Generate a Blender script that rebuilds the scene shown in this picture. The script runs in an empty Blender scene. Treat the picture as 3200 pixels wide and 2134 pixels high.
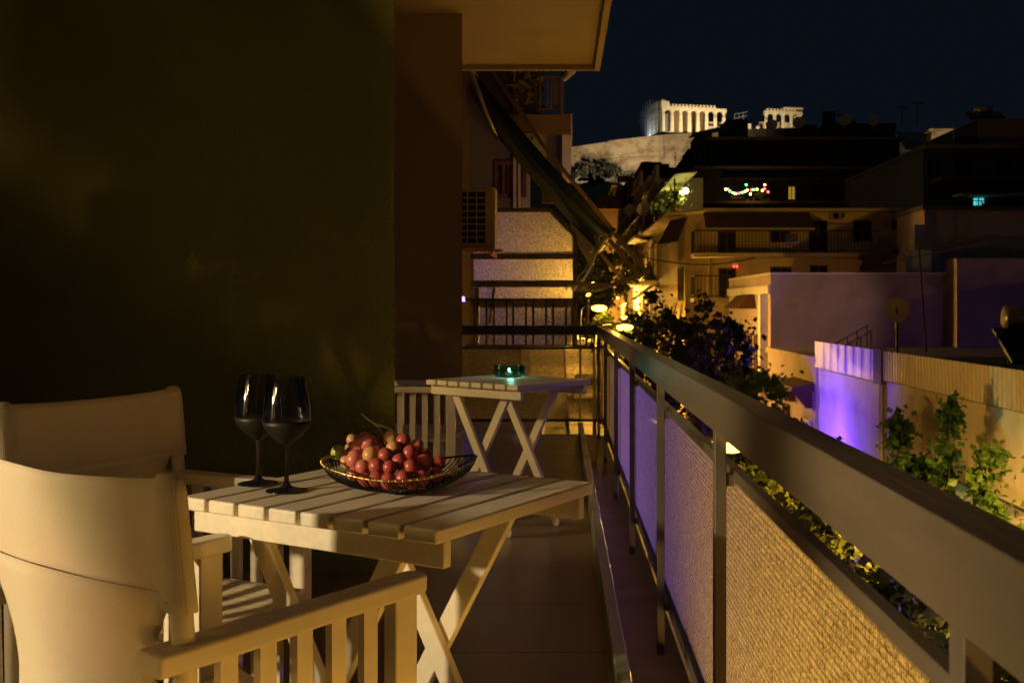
import bpy, bmesh, math, random
from mathutils import Vector, Matrix

R = math.radians
SC = bpy.context.scene
COL = SC.collection

# ------------------------------------------------------------------ camera
EYE = 1.12                      # eye height above the balcony tiles
FPX, U0, V0 = 3300.0, 1750.0, 953.0
cam_d = bpy.data.cameras.new('camera')
cam = bpy.data.objects.new('camera', cam_d); COL.objects.link(cam)
cam.location = (0, 0, EYE); cam.rotation_euler = (R(90), 0, 0)
cam_d.sensor_width = 36.0; cam_d.lens = 36.0 * FPX / 3200.0
cam_d.shift_x = -(U0 - 1600.0) / 3200.0
cam_d.shift_y = -(1067.0 - V0) / 3200.0
cam_d.clip_start = 0.05; cam_d.clip_end = 3000.0
cam_d.dof.use_dof = True; cam_d.dof.focus_distance = 2.3; cam_d.dof.aperture_fstop = 11.0
SC.camera = cam

# ------------------------------------------------------------------ night sky
world = bpy.data.worlds.new('World'); SC.world = world; world.use_nodes = True
wn = world.node_tree; wn.nodes.clear()
w_out = wn.nodes.new('ShaderNodeOutputWorld'); w_bg = wn.nodes.new('ShaderNodeBackground')
w_sky = wn.nodes.new('ShaderNodeTexSky'); w_sky.sky_type = 'NISHITA'; w_sky.sun_disc = False
w_sky.sun_elevation = R(-6.0); w_sky.sun_rotation = R(200); w_sky.altitude = 150
w_mul = wn.nodes.new('ShaderNodeMix'); w_mul.data_type = 'RGBA'; w_mul.blend_type = 'MIX'
w_mul.inputs[0].default_value = 0.75
w_mul.inputs[7].default_value = (0.055, 0.085, 0.15, 1)
wn.links.new(w_sky.outputs[0], w_mul.inputs[6]); wn.links.new(w_mul.outputs[2], w_bg.inputs[0])
w_bg.inputs[1].default_value = 0.07
wn.links.new(w_bg.outputs[0], w_out.inputs[0])

# faint moonlight
moon_d = bpy.data.lights.new('moon', 'SUN'); moon_d.energy = 0.012; moon_d.angle = R(10); moon_d.color = (0.75, 0.85, 1.0)
moon = bpy.data.objects.new('moon', moon_d); COL.objects.link(moon); moon.rotation_euler = (R(50), 0, R(20))

SC.view_settings.view_transform = 'Standard'; SC.view_settings.look = 'None'
SC.view_settings.exposure = 0.0; SC.view_settings.gamma = 1.0; SC.view_settings.use_curve_mapping = False
SC.render.engine = 'CYCLES'
SC.cycles.use_denoising = True
SC.cycles.max_bounces = 7; SC.cycles.diffuse_bounces = 3; SC.cycles.glossy_bounces = 3
SC.cycles.transparent_max_bounces = 16; SC.cycles.transmission_bounces = 6
SC.cycles.sample_clamp_indirect = 3.0; SC.cycles.caustics_reflective = False; SC.cycles.caustics_refractive = False

def pt(u, v, y):
    """point at distance y seen at photo position u, v"""
    return Vector(((u - U0) * y / FPX, y, EYE - (v - V0) * y / FPX))

# ------------------------------------------------------------------ helpers
class MB:
    def __init__(self): self.v = []; self.f = []
    def add(self, vs, fs):
        o = len(self.v); self.v += [tuple(p) for p in vs]; self.f += [tuple(i + o for i in f) for f in fs]; return self
    def box(self, x0, x1, y0, y1, z0, z1):
        vs = [(x0,y0,z0),(x1,y0,z0),(x1,y1,z0),(x0,y1,z0),(x0,y0,z1),(x1,y0,z1),(x1,y1,z1),(x0,y1,z1)]
        return self.add(vs, [(0,3,2,1),(4,5,6,7),(0,1,5,4),(1,2,6,5),(2,3,7,6),(3,0,4,7)])
    def hexa(self, b, t):
        return self.add(list(b) + list(t), [(0,3,2,1),(4,5,6,7),(0,1,5,4),(1,2,6,5),(2,3,7,6),(3,0,4,7)])
    def bar(self, p, q, w, h, up=(0,0,1)):
        p = Vector(p); q = Vector(q); d = (q - p).normalized(); up = Vector(up)
        s = d.cross(up)
        if s.length < 1e-4: s = d.cross(Vector((1,0,0)))
        s.normalize(); t = s.cross(d)
        o = [-s*w/2 - t*h/2, s*w/2 - t*h/2, s*w/2 + t*h/2, -s*w/2 + t*h/2]
        return self.add([p + k for k in o] + [q + k for k in o], [(0,3,2,1),(4,5,6,7),(0,1,5,4),(1,2,6,5),(2,3,7,6),(3,0,4,7)])
    def tube(self, pts, r, n=8, closed=False):
        pts = [Vector(p) for p in pts]; m = len(pts); vs = []; fs = []
        rr = r if isinstance(r, (list, tuple)) else [r] * m
        prev = None
        for i, p in enumerate(pts):
            if closed: d = pts[(i+1) % m] - pts[i-1]
            else: d = pts[min(i+1, m-1)] - pts[max(i-1, 0)]
            d.normalize()
            if prev is None:
                a = d.cross(Vector((0,0,1)))
                if a.length < 1e-3: a = d.cross(Vector((1,0,0)))
            else:
                a = prev - d * prev.dot(d)
            a.normalize(); prev = a; b = d.cross(a)
            for k in range(n):
                t = 2*math.pi*k/n
                vs.append(p + (a*math.cos(t) + b*math.sin(t)) * rr[i])
        rng = m if closed else m - 1
        for i in range(rng):
            j = (i+1) % m
            for k in range(n):
                l = (k+1) % n
                fs.append((i*n+k, i*n+l, j*n+l, j*n+k))
        if not closed:
            fs.append(tuple(range(n))[::-1]); fs.append(tuple((m-1)*n + k for k in range(n)))
        return self.add(vs, fs)
    def lathe(self, prof, n=32, c=(0,0,0)):
        vs = []; fs = []
        for (r, z) in prof:
            for k in range(n):
                t = 2*math.pi*k/n; vs.append((c[0]+r*math.cos(t), c[1]+r*math.sin(t), c[2]+z))
        for i in range(len(prof)-1):
            for k in range(n):
                l = (k+1) % n; fs.append((i*n+k, i*n+l, (i+1)*n+l, (i+1)*n+k))
        return self.add(vs, fs)
    def ball(self, c, r, nu=12, nv=8, sc=(1,1,1)):
        prof = [(r*math.sin(math.pi*i/nv), -r*math.cos(math.pi*i/nv)) for i in range(nv+1)]
        o = len(self.v); self.lathe(prof, nu)
        for i in range(o, len(self.v)):
            p = self.v[i]; self.v[i] = (p[0]*sc[0]+c[0], p[1]*sc[1]+c[1], p[2]*sc[2]+c[2])
        return self
    def disc(self, c, r, nrm, n=20, th=0.02):
        nrm = Vector(nrm).normalized(); return self.tube([Vector(c) - nrm*th/2, Vector(c) + nrm*th/2], r, n)
    def mesh(self, name, smooth=False):
        me = bpy.data.meshes.new(name); me.from_pydata(self.v, [], self.f); me.update()
        if smooth:
            me.polygons.foreach_set('use_smooth', [True]*len(me.polygons))
        return me
    def build(self, name, mat, parent=None, smooth=False, bevel=0, seg=2):
        me = self.mesh(name, smooth)
        return link(name, me, mat, parent, bevel, seg)

def link(name, me, mat, parent=None, bevel=0, seg=2):
    o = bpy.data.objects.new(name, me); COL.objects.link(o)
    if mat is not None and len(me.materials) == 0: me.materials.append(mat)
    if parent is not None: o.parent = parent
    if bevel:
        if True:
            bm = bmesh.new(); bm.from_mesh(me)
            bmesh.ops.remove_doubles(bm, verts=bm.verts, dist=1e-6)
            es = [e for e in bm.edges if len(e.link_faces) == 2 and e.calc_face_angle(0) > 0.6]
            for f in bm.faces: f.smooth = False
            res = bmesh.ops.bevel(bm, geom=es, offset=bevel, segments=seg, affect='EDGES', profile=0.5)
            if seg > 1:
                for f in res['faces']: f.smooth = True
            bm.to_mesh(me); bm.free()
    return o

def tag(o, label=None, cat=None, group=None, kind=None):
    if label: o['label'] = label
    if cat: o['category'] = cat
    if group: o['group'] = group
    if kind: o['kind'] = kind
    return o

def empty(name, loc=(0,0,0), rz=0.0, label=None, cat=None, group=None):
    o = bpy.data.objects.new(name, None); COL.objects.link(o)
    o.location = loc; o.rotation_euler = (0, 0, rz); o.empty_display_size = 0.1
    return tag(o, label, cat, group)

def copy_tree(o, parent=None):
    c = o.copy(); COL.objects.link(c); c.parent = parent
    for ch in list(o.children): copy_tree(ch, c)
    return c

def lamp(name, kind, loc, energy, color, parent=None, radius=0.05, aim=None, spot=None, blend=0.5):
    d = bpy.data.lights.new(name, kind); d.energy = energy; d.color = color
    if kind in ('POINT', 'SPOT'): d.shadow_soft_size = radius
    if kind == 'SPOT': d.spot_size = R(spot or 90); d.spot_blend = blend
    o = bpy.data.objects.new(name, d); COL.objects.link(o); o.location = loc
    if aim is not None:
        o.rotation_euler = (Vector(aim) - Vector(loc)).to_track_quat('-Z', 'Y').to_euler()
    if parent is not None: o.parent = parent
    return o

# ------------------------------------------------------------------ materials
def new_mat(name):
    m = bpy.data.materials.new(name); m.use_nodes = True
    nt = m.node_tree; b = nt.nodes['Principled BSDF']
    return m, nt, b

def N(nt, t, **kw):
    n = nt.nodes.new(t)
    for k, v in kw.items(): setattr(n, k, v)
    return n

def coords(nt, which='Object', scale=(1,1,1)):
    tc = N(nt, 'ShaderNodeTexCoord'); mp = N(nt, 'ShaderNodeMapping')
    mp.inputs['Scale'].default_value = scale
    nt.links.new(tc.outputs[which], mp.inputs[0]); return mp.outputs[0]

def mat(name, col, rough=0.6, var=0.12, vscale=3.0, bump=0.0, bscale=60.0, metal=0.0, spec=0.4, stretch=(1,1,1), which='Object', detail=6, dirt=None, dscale=2.0, damt=0.5):
    m, nt, b = new_mat(name)
    L = nt.links.new
    c = coords(nt, which, stretch)
    n1 = N(nt, 'ShaderNodeTexNoise'); n1.inputs['Scale'].default_value = vscale; n1.inputs['Detail'].default_value = detail
    L(c, n1.inputs['Vector'])
    rp = N(nt, 'ShaderNodeValToRGB')
    rp.color_ramp.elements[0].position = 0.3; rp.color_ramp.elements[1].position = 0.7
    rp.color_ramp.elements[0].color = tuple(max(0, x*(1-var)) for x in col) + (1,)
    rp.color_ramp.elements[1].color = tuple(min(1, x*(1+var)) for x in col) + (1,)
    L(n1.outputs['Fac'], rp.inputs[0]); out = rp.outputs[0]
    if dirt:
        n3 = N(nt, 'ShaderNodeTexNoise'); n3.inputs['Scale'].default_value = dscale; n3.inputs['Detail'].default_value = 8; n3.inputs['Roughness'].default_value = 0.65
        L(c, n3.inputs['Vector'])
        r3 = N(nt, 'ShaderNodeValToRGB'); r3.color_ramp.elements[0].position = 0.48; r3.color_ramp.elements[1].position = 0.68
        r3.color_ramp.elements[1].color = (damt, damt, damt, 1)
        L(n3.outputs['Fac'], r3.inputs[0])
        mx = N(nt, 'ShaderNodeMix', data_type='RGBA'); L(r3.outputs[0], mx.inputs[0]); L(out, mx.inputs[6]); mx.inputs[7].default_value = tuple(dirt) + (1,)
        out = mx.outputs[2]
    L(out, b.inputs['Base Color'])
    r_n = N(nt, 'ShaderNodeMapRange'); L(n1.outputs['Fac'], r_n.inputs[0]); r_n.inputs[1].default_value = 0.3; r_n.inputs[2].default_value = 0.7; r_n.inputs[3].default_value = max(0.02, rough*0.82); r_n.inputs[4].default_value = min(1, rough*1.18)
    L(r_n.outputs[0], b.inputs['Roughness']); b.inputs['Metallic'].default_value = metal
    b.inputs['Specular IOR Level'].default_value = spec
    if bump:
        n2 = N(nt, 'ShaderNodeTexNoise'); n2.inputs['Scale'].default_value = bscale; n2.inputs['Detail'].default_value = 5
        L(c, n2.inputs['Vector'])
        bp = N(nt, 'ShaderNodeBump'); bp.inputs['Strength'].default_value = bump; bp.inputs['Distance'].default_value = 0.01
        L(n2.outputs['Fac'], bp.inputs['Height']); L(bp.outputs[0], b.inputs['Normal'])
    return m

def emit(name, col, strength):
    m, nt, b = new_mat(name); nt.nodes.remove(b)
    e = N(nt, 'ShaderNodeEmission'); e.inputs[0].default_value = tuple(col) + (1,); e.inputs[1].default_value = strength
    nt.links.new(e.outputs[0], nt.nodes['Material Output'].inputs[0]); return m

def canvas_mat(name, col):
    m, nt, b = new_mat(name); L = nt.links.new
    c = coords(nt, 'Object')
    w1 = N(nt, 'ShaderNodeTexWave', wave_type='BANDS', bands_direction='X'); w1.inputs['Scale'].default_value = 105
    w2 = N(nt, 'ShaderNodeTexWave', wave_type='BANDS', bands_direction='DIAGONAL'); w2.inputs['Scale'].default_value = 95
    w3 = N(nt, 'ShaderNodeTexWave', wave_type='BANDS', bands_direction='Z'); w3.inputs['Scale'].default_value = 105
    nz = N(nt, 'ShaderNodeTexNoise'); nz.inputs['Scale'].default_value = 5; nz.inputs['Detail'].default_value = 5
    for w in (w1, w2, w3, nz): L(c, w.inputs['Vector'])
    a = N(nt, 'ShaderNodeMath', operation='MULTIPLY'); L(w1.outputs['Fac'], a.inputs[0]); L(w3.outputs['Fac'], a.inputs[1])
    a2 = N(nt, 'ShaderNodeMath', operation='ADD'); L(a.outputs[0], a2.inputs[0]); 
    k = N(nt, 'ShaderNodeMath', operation='MULTIPLY'); L(w2.outputs['Fac'], k.inputs[0]); k.inputs[1].default_value = 0.35; L(k.outputs[0], a2.inputs[1])
    rp = N(nt, 'ShaderNodeValToRGB'); rp.color_ramp.elements[0].position = 0.0; rp.color_ramp.elements[1].position = 0.9
    rp.color_ramp.elements[0].color = tuple(x*0.62 for x in col)+(1,); rp.color_ramp.elements[1].color = tuple(col)+(1,)
    L(a2.outputs[0], rp.inputs[0])
    mx = N(nt, 'ShaderNodeMix', data_type='RGBA', blend_type='MULTIPLY'); mx.inputs[0].default_value = 0.22
    L(rp.outputs[0], mx.inputs[6]); L(nz.outputs['Color'], mx.inputs[7])
    L(mx.outputs[2], b.inputs['Base Color'])
    bp = N(nt, 'ShaderNodeBump'); bp.inputs['Strength'].default_value = 0.4; bp.inputs['Distance'].default_value = 0.0015
    L(a2.outputs[0], bp.inputs['Height']); L(bp.outputs[0], b.inputs['Normal'])
    b.inputs['Roughness'].default_value = 0.85; b.inputs['Specular IOR Level'].default_value = 0.15
    return m

def glass_pattern(name, axis='Y', tr=(0.75,0.72,0.7), see=0.35, transl=0.6, pitch=260.0, lines=40.0):
    """cross-reeded privacy glass: part clear, part scattering, ribbed"""
    m, nt, b = new_mat(name); nt.nodes.remove(b); L = nt.links.new
    c = coords(nt, 'Object')
    vo = N(nt, 'ShaderNodeTexVoronoi'); vo.inputs['Scale'].default_value = pitch; L(c, vo.inputs['Vector'])
    vb = N(nt, 'ShaderNodeTexVoronoi'); vb.inputs['Scale'].default_value = pitch*0.37; L(c, vb.inputs['Vector'])
    w1 = N(nt, 'ShaderNodeTexWave', wave_type='BANDS', bands_direction=axis); w1.inputs['Scale'].default_value = lines; L(c, w1.inputs['Vector'])
    w2 = N(nt, 'ShaderNodeTexWave', wave_type='BANDS', bands_direction='Z'); w2.inputs['Scale'].default_value = lines*0.62; L(c, w2.inputs['Vector'])
    thin = N(nt, 'ShaderNodeMath', operation='POWER'); L(w2.outputs['Fac'], thin.inputs[0]); thin.inputs[1].default_value = 4.0
    t1 = N(nt, 'ShaderNodeMath', operation='MULTIPLY_ADD'); L(thin.outputs[0], t1.inputs[0]); t1.inputs[1].default_value = -0.62; t1.inputs[2].default_value = 1.0
    t2 = N(nt, 'ShaderNodeMath', operation='MULTIPLY_ADD'); L(w1.outputs['Fac'], t2.inputs[0]); t2.inputs[1].default_value = 0.42; t2.inputs[2].default_value = 0.62
    mul = N(nt, 'ShaderNodeMath', operation='MULTIPLY'); L(t1.outputs[0], mul.inputs[0]); L(t2.outputs[0], mul.inputs[1])
    rv = N(nt, 'ShaderNodeSeparateColor'); L(vo.outputs['Color'], rv.inputs[0])
    rb = N(nt, 'ShaderNodeSeparateColor'); L(vb.outputs['Color'], rb.inputs[0])
    k0 = N(nt, 'ShaderNodeMath', operation='MULTIPLY_ADD'); L(rb.outputs[0], k0.inputs[0]); k0.inputs[1].default_value = 0.35
    k = N(nt, 'ShaderNodeMath', operation='MULTIPLY'); L(rv.outputs[0], k.inputs[0]); k.inputs[1].default_value = 0.85; L(k.outputs[0], k0.inputs[2])
    mix = N(nt, 'ShaderNodeMath', operation='MULTIPLY'); L(k0.outputs[0], mix.inputs[0]); L(mul.outputs[0], mix.inputs[1])
    rp = N(nt, 'ShaderNodeValToRGB'); rp.color_ramp.elements[0].position = 0.12; rp.color_ramp.elements[1].position = 0.95
    rp.color_ramp.elements[0].color = tuple(x*0.22 for x in tr)+(1,); rp.color_ramp.elements[1].color = tuple(tr)+(1,)
    L(mix.outputs[0], rp.inputs[0])
    t = N(nt, 'ShaderNodeBsdfTranslucent'); L(rp.outputs[0], t.inputs[0])
    tp = N(nt, 'ShaderNodeBsdfTransparent'); L(rp.outputs[0], tp.inputs[0])
    g = N(nt, 'ShaderNodeBsdfGlossy'); g.inputs['Roughness'].default_value = 0.25; g.inputs[0].default_value = (.8,.8,.8,1)
    bp = N(nt, 'ShaderNodeBump'); bp.inputs['Strength'].default_value = 0.6; bp.inputs['Distance'].default_value = 0.002
    L(mix.outputs[0], bp.inputs['Height']); L(bp.outputs[0], g.inputs['Normal']); L(bp.outputs[0], t.inputs['Normal'])
    m1 = N(nt, 'ShaderNodeMixShader'); m1.inputs[0].default_value = see/(see+transl); L(t.outputs[0], m1.inputs[1]); L(tp.outputs[0], m1.inputs[2])
    m2 = N(nt, 'ShaderNodeMixShader'); m2.inputs[0].default_value = 0.06; L(m1.outputs[0], m2.inputs[1]); L(g.outputs[0], m2.inputs[2])
    L(m2.outputs[0], nt.nodes['Material Output'].inputs[0])
    return m

def clear_glass(name, tint, gloss_rough=0.02, tintin=1.0, gl=(1,1,1), ior=1.5):
    """thin drinking-glass wall: tinted see-through with a fresnel reflection"""
    m, nt, b = new_mat(name); nt.nodes.remove(b); L = nt.links.new
    tp = N(nt, 'ShaderNodeBsdfTransparent'); tp.inputs[0].default_value = tuple(tint)+(1,)
    g = N(nt, 'ShaderNodeBsdfGlossy'); g.inputs['Roughness'].default_value = gloss_rough; g.inputs[0].default_value = tuple(gl)+(1,)
    fr = N(nt, 'ShaderNodeFresnel'); fr.inputs[0].default_value = ior
    ms = N(nt, 'ShaderNodeMixShader'); L(fr.outputs[0], ms.inputs[0]); L(tp.outputs[0], ms.inputs[1]); L(g.outputs[0], ms.inputs[2])
    L(ms.outputs[0], nt.nodes['Material Output'].inputs[0]); return m

def leaf_mat(name, col, col2, tr=0.35):
    m, nt, b = new_mat(name); L = nt.links.new
    c = coords(nt, 'Object')
    n1 = N(nt, 'ShaderNodeTexNoise'); n1.inputs['Scale'].default_value = 2.2; n1.inputs['Detail'].default_value = 4; L(c, n1.inputs['Vector'])
    rp = N(nt, 'ShaderNodeValToRGB'); rp.color_ramp.elements[0].position = 0.35; rp.color_ramp.elements[1].position = 0.65
    rp.color_ramp.elements[0].color = tuple(col)+(1,); rp.color_ramp.elements[1].color = tuple(col2)+(1,)
    L(n1.outputs['Fac'], rp.inputs[0]); L(rp.outputs[0], b.inputs['Base Color']); b.inputs['Roughness'].default_value = 0.55
    t = N(nt, 'ShaderNodeBsdfTranslucent'); L(rp.outputs[0], t.inputs[0])
    ms = N(nt, 'ShaderNodeMixShader'); ms.inputs[0].default_value = tr
    L(b.outputs[0], ms.inputs[1]); L(t.outputs[0], ms.inputs[2]); L(ms.outputs[0], nt.nodes['Material Output'].inputs[0]); return m

M = {}
M['stucco'] = mat('stucco', (0.150,0.165,0.060), 0.9, 0.10, 2.0, 0.9, 110.0, spec=0.15, dirt=(0.125,0.125,0.048), dscale=1.2, damt=0.4)
M['smooth_wall'] = mat('smooth_wall', (0.19,0.135,0.065), 0.85, 0.06, 1.5, 0.15, 60.0, spec=0.15)
M['slab'] = mat('slab_paint', (0.33,0.255,0.14), 0.8, 0.08, 1.2, 0.12, 30.0, spec=0.2, dirt=(0.26,0.195,0.105), dscale=2.5, damt=0.35)
M['tile'] = mat('floor_tile', (0.19,0.145,0.088), 0.33, 0.18, 2.5, 0.05, 90.0, spec=0.45, dirt=(0.13,0.097,0.06), dscale=6.0, damt=0.5)
M['grout'] = mat('grout', (0.45,0.40,0.32), 0.9, 0.1)
M['marble'] = mat('green_marble', (0.30,0.34,0.22), 0.35, 0.35, 6.0, 0.05, 20.0, spec=0.5, stretch=(4,0.5,1), dirt=(0.16,0.2,0.12), dscale=3.0, damt=0.8)
M['concrete'] = mat('concrete', (0.36,0.28,0.18), 0.8, 0.25, 4.0, 0.35, 25.0, dirt=(0.25,0.19,0.12), dscale=5.0, damt=0.7)
M['rail'] = mat('painted_rail', (0.125,0.097,0.062), 0.34, 0.16, 7.0, 0.16, 45.0, spec=0.5, stretch=(1,0.15,1), dirt=(0.085,0.068,0.048), dscale=9.0, damt=0.5)
M['rail_top'] = M['rail']
M['steel'] = mat('painted_steel', (0.11,0.088,0.06), 0.5, 0.15, 6.0, 0.08, 60.0, spec=0.5)
M['dark_steel'] = mat('dark_steel', (0.07,0.06,0.05), 0.5, 0.2, 6.0, 0.1, 50.0)
M['gasket'] = mat('black_gasket', (0.015,0.014,0.02), 0.6, 0.1)
M['wood'] = mat('painted_wood', (0.66,0.60,0.47), 0.42, 0.05, 5.0, 0.10, 35.0, spec=0.4, stretch=(14,1,14), dirt=(0.58,0.51,0.38), dscale=3.0, damt=0.45)
M['wood2'] = mat('painted_wood_chair', (0.62,0.55,0.42), 0.45, 0.05, 5.0, 0.08, 35.0, spec=0.4, stretch=(3,3,10))
M['canvas'] = canvas_mat('canvas', (0.76,0.66,0.48))
M['smoke'] = clear_glass('smoked_glass', (0.62,0.62,0.66), 0.05, gl=(0.85,0.88,1.0), ior=1.65)
M['stemglass'] = clear_glass('stem_glass', (0.18,0.19,0.24), 0.03, gl=(0.9,0.92,1.0), ior=1.9)
M['coat'] = mat('matte_black_coat', (0.010,0.008,0.007), 0.5, 0.1, spec=0.3)
M['footblack'] = mat('dark_foot_glass', (0.008,0.009,0.014), 0.08, 0.1, spec=0.7)
M['wire'] = mat('black_wire', (0.012,0.011,0.010), 0.35, 0.1, metal=0.4)
M['gold'] = mat('worn_gold', (0.62,0.42,0.12), 0.32, 0.25, 60.0, metal=1.0)
M['tealglass'] = clear_glass('teal_glass', (0.22,0.72,0.68), 0.02, gl=(0.8,1.0,1.0), ior=1.6)
M['wax'] = mat('wax', (0.8,0.78,0.7), 0.5, 0.02)
M['alu'] = mat('aluminium_cup', (0.6,0.6,0.6), 0.3, 0.05, metal=1.0)
M['flame'] = emit('flame', (1.0,0.92,0.75), 40.0)
M['stem'] = mat('grape_stem', (0.22,0.16,0.05), 0.6, 0.4, 80.0)
M['sodium'] = emit('sodium_lamp', (1.0,0.48,0.05), 13.0)
M['asphalt'] = mat('asphalt', (0.085,0.08,0.07), 0.75, 0.25, 1.5, 0.3, 30.0)
M['paving'] = mat('paving', (0.20,0.18,0.15), 0.8, 0.2, 1.0, 0.2, 20.0)
M['earth'] = mat('earth', (0.06,0.055,0.04), 0.95, 0.3, 0.3)
M['void'] = mat('dark_opening', (0.006,0.006,0.007), 0.3, 0.1)
M['green_awning'] = mat('green_awning', (0.002,0.013,0.010), 0.9, 0.2, 6.0, 0.1, 30.0, spec=0.15)
M['bark'] = mat('bark', (0.10,0.075,0.05), 0.9, 0.35, 6.0, 0.6, 25.0)

# ================================================================== OUR BALCONY
XI, XO = 0.318, 0.370          # top rail inner / outer face
ZRT, ZRB = 0.942, 0.859        # top rail top / underside
YEND = 9.2                     # far end of the balcony
# floor
fl = MB().box(-2.75, 0.155, -2.4, YEND, -0.25, -0.004).build('balcony_floor', M['grout']); tag(fl, kind='structure')
tile_me = MB().box(0, 1.074, 0, 0.549, -0.02, 0.0).mesh('floor_tile'); first = True
ROW0 = 3.408 - 0.5535*10
for j in range(0, 22):
    y0 = ROW0 + 0.5535*j
    if y0 > YEND - 0.5 or y0 < -2.2: continue
    for i in range(3):
        o = link('floor_tile', tile_me, M['tile'], fl, bevel=0)
        o.location = (0.1515 - 1.0785*(i+1), y0 + 0.0022, 0)
kb = MB()
kerb = tag(bpy.data.objects.new('kerb', None), kind='structure'); COL.objects.link(kerb)
yy = -2.2
for k, L_ in enumerate((1.55, 2.35, 1.25, 2.2, 2.0, 2.05)):
    h = 0.098 + 0.004*((k*7) % 3 - 1)
    s = MB().box(0.156, 0.198, yy, yy + L_ - 0.004, -0.05, h).build('stone', M['marble'], kerb, bevel=0.004, seg=2); yy += L_
ledge = MB()
ny = 60
for i in range(ny+1):
    y = -2.2 + (YEND+2.3)*i/ny
    dz = 0.004*math.sin(i*1.7) + 0.003*math.sin(i*0.53+1)
    ledge.v += [(0.197, y, -0.02+dz), (0.26, y, -0.024+dz*0.6), (0.396, y, -0.03)]
for i in range(ny):
    a = i*3
    ledge.f += [(a, a+1, a+4, a+3), (a+1, a+2, a+5, a+4)]
ledge.box(0.19, 0.392, -2.2, YEND+0.1, -0.25, -0.05)
tag(ledge.build('balcony_ledge', M['concrete'], smooth=True), kind='structure')

# piers between the recessed balconies, stuccoed; the free end is slightly chamfered
XB = -2.6
def pier(name, y0, t, xr, m, label, cham):
    w = MB(); w.hexa([(XB,y0,0.001),(xr,y0,0.001),(xr-cham,y0+t,0.001),(XB,y0+t,0.001)], [(XB,y0,3.199),(xr,y0,3.199),(xr-cham,y0+t,3.199),(XB,y0+t,3.199)])
    return tag(w.build(name, m), label, 'wall')
pier('pier_wall', 4.43, 0.16, -0.694, M['stucco'], 'tall olive stucco wall behind the dark wine glasses', 0.027)
pier('pier_wall', 7.55, 0.16, -0.699, M['smooth_wall'], 'smooth brown wall end beyond the far table and chair', 0.02)
pier('pier_wall', -2.36, 0.16, -0.694, M['stucco'], 'stucco wall end behind the viewer', 0.0)

# back wall of the recesses with two door openings
bw = MB()
D1 = (-0.25, 1.2); D2 = (4.75, 5.42)
XB = -2.6
for (a, b, z0, z1) in ((-2.2, D1[0], 0, 3.2), (D1[1], D2[0], 0, 3.2), (D2[1], YEND, 0, 3.2), (D1[0], D1[1], 2.25, 3.2), (D2[0], D2[1], 2.25, 3.2)):
    bw.box(XB-0.15, XB, a, b, z0 + 0.001, z1 - 0.001)
back = tag(bw.build('back_wall', M['stucco']), 'stucco facade wall with the balcony door openings', 'wall')
# rooms behind the doors: plain walls, floor, ceiling and a globe lamp each
M['roomwall'] = mat('room_wall', (0.62,0.56,0.45), 0.8, 0.03)
def room(y0, y1, label):
    r = MB()
    r.box(-5.4, -5.301, y0, y1, 0, 2.7); r.box(-5.3, -2.752, y0, y0+0.1, 0, 2.7); r.box(-5.3, -2.752, y1-0.1, y1, 0, 2.7)
    r.box(-5.4, -2.752, y0, y1, 2.7, 2.8); r.box(-5.4, -2.752, y0, y1, -0.1, -0.001)
    return tag(r.build('room', M['roomwall']), kind='structure')
room(-2.2, 2.6, ''); room(3.4, 6.6, '')
df = empty('balcony_door_frame', (XB-0.05, 0, 0), 0, 'white balcony door frame with a central stile beside the viewer', 'door')
for (a, b) in ((D1[0], D1[0]+0.07), (0.53, 0.64), (D1[1]-0.07, D1[1])):
    MB().box(-0.05, 0.02, a, b, 0.002, 2.248).build('stile', M['wood2'], df)
MB().box(-0.05, 0.02, D1[0]+0.07, 0.53, 2.17, 2.248).build('head', M['wood2'], df)
MB().box(-0.05, 0.02, 0.64, D1[1]-0.07, 2.17, 2.248).build('head', M['wood2'], df)

def bulb_lamp(loc, energy, rad, label, col=(1.0,0.80,0.50)):
    """open-bottomed shade so the bulb lights the room freely"""
    e = empty('pendant_lamp', loc, 0, label, 'lamp')
    MB().lathe([(0.02,0.16),(0.11,0.155),(0.125,0.15)], 20).build('shade', M['wood2'], e, smooth=True)
    MB().tube([(0,0,0.16),(0,0,2.69-loc[2])], 0.006, 6).build('cord', M['dark_steel'], e)
    MB().lathe([(0.0,0.10),(0.012,0.10),(0.014,0.15),(0.0,0.16)], 10).build('socket', M['dark_steel'], e)
    lamp('lamp_light', 'POINT', (0,0,0), energy, col, e, radius=rad)
    return e
bulb_lamp((-3.7, 0.22, 1.55), 700.0, 0.06, 'bare-bulb pendant lamp inside the near lit room', (1.0,0.76,0.43))
bulb_lamp((-3.9, -1.0, 2.0), 120.0, 0.10, 'pendant lamp deep inside the near lit room', (1.0,0.60,0.19))
bulb_lamp((-3.9, 4.75, 1.6), 230.0, 0.08, 'pendant lamp inside the far lit room', (1.0,0.68,0.28))

ct = empty('curtain', (-3.0, 0.1, 0.02), 0, 'unseen folded curtain added inside the near door to block the room lamp', 'curtain')  # unseen, put in to keep the near room lamp off the handrail
cm_ = MB(); nf = 24
for i in range(nf+1):
    y = -0.2 + 0.4*i/nf; x = 0.025*math.sin(i*1.6)
    cm_.v += [(x, y, 0.0), (x*0.7, y, 2.45)]
for i in range(nf): cm_.f.append((2*i, 2*i+2, 2*i+3, 2*i+1))
cu = cm_.build('cloth', M['roomwall'], ct, smooth=True); cu.modifiers.new('thick', 'SOLIDIFY').thickness = 0.004
MB().tube([(0,-0.3,2.46),(0,0.3,2.46)], 0.012, 8).build('rod', M['dark_steel'], ct)

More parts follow.
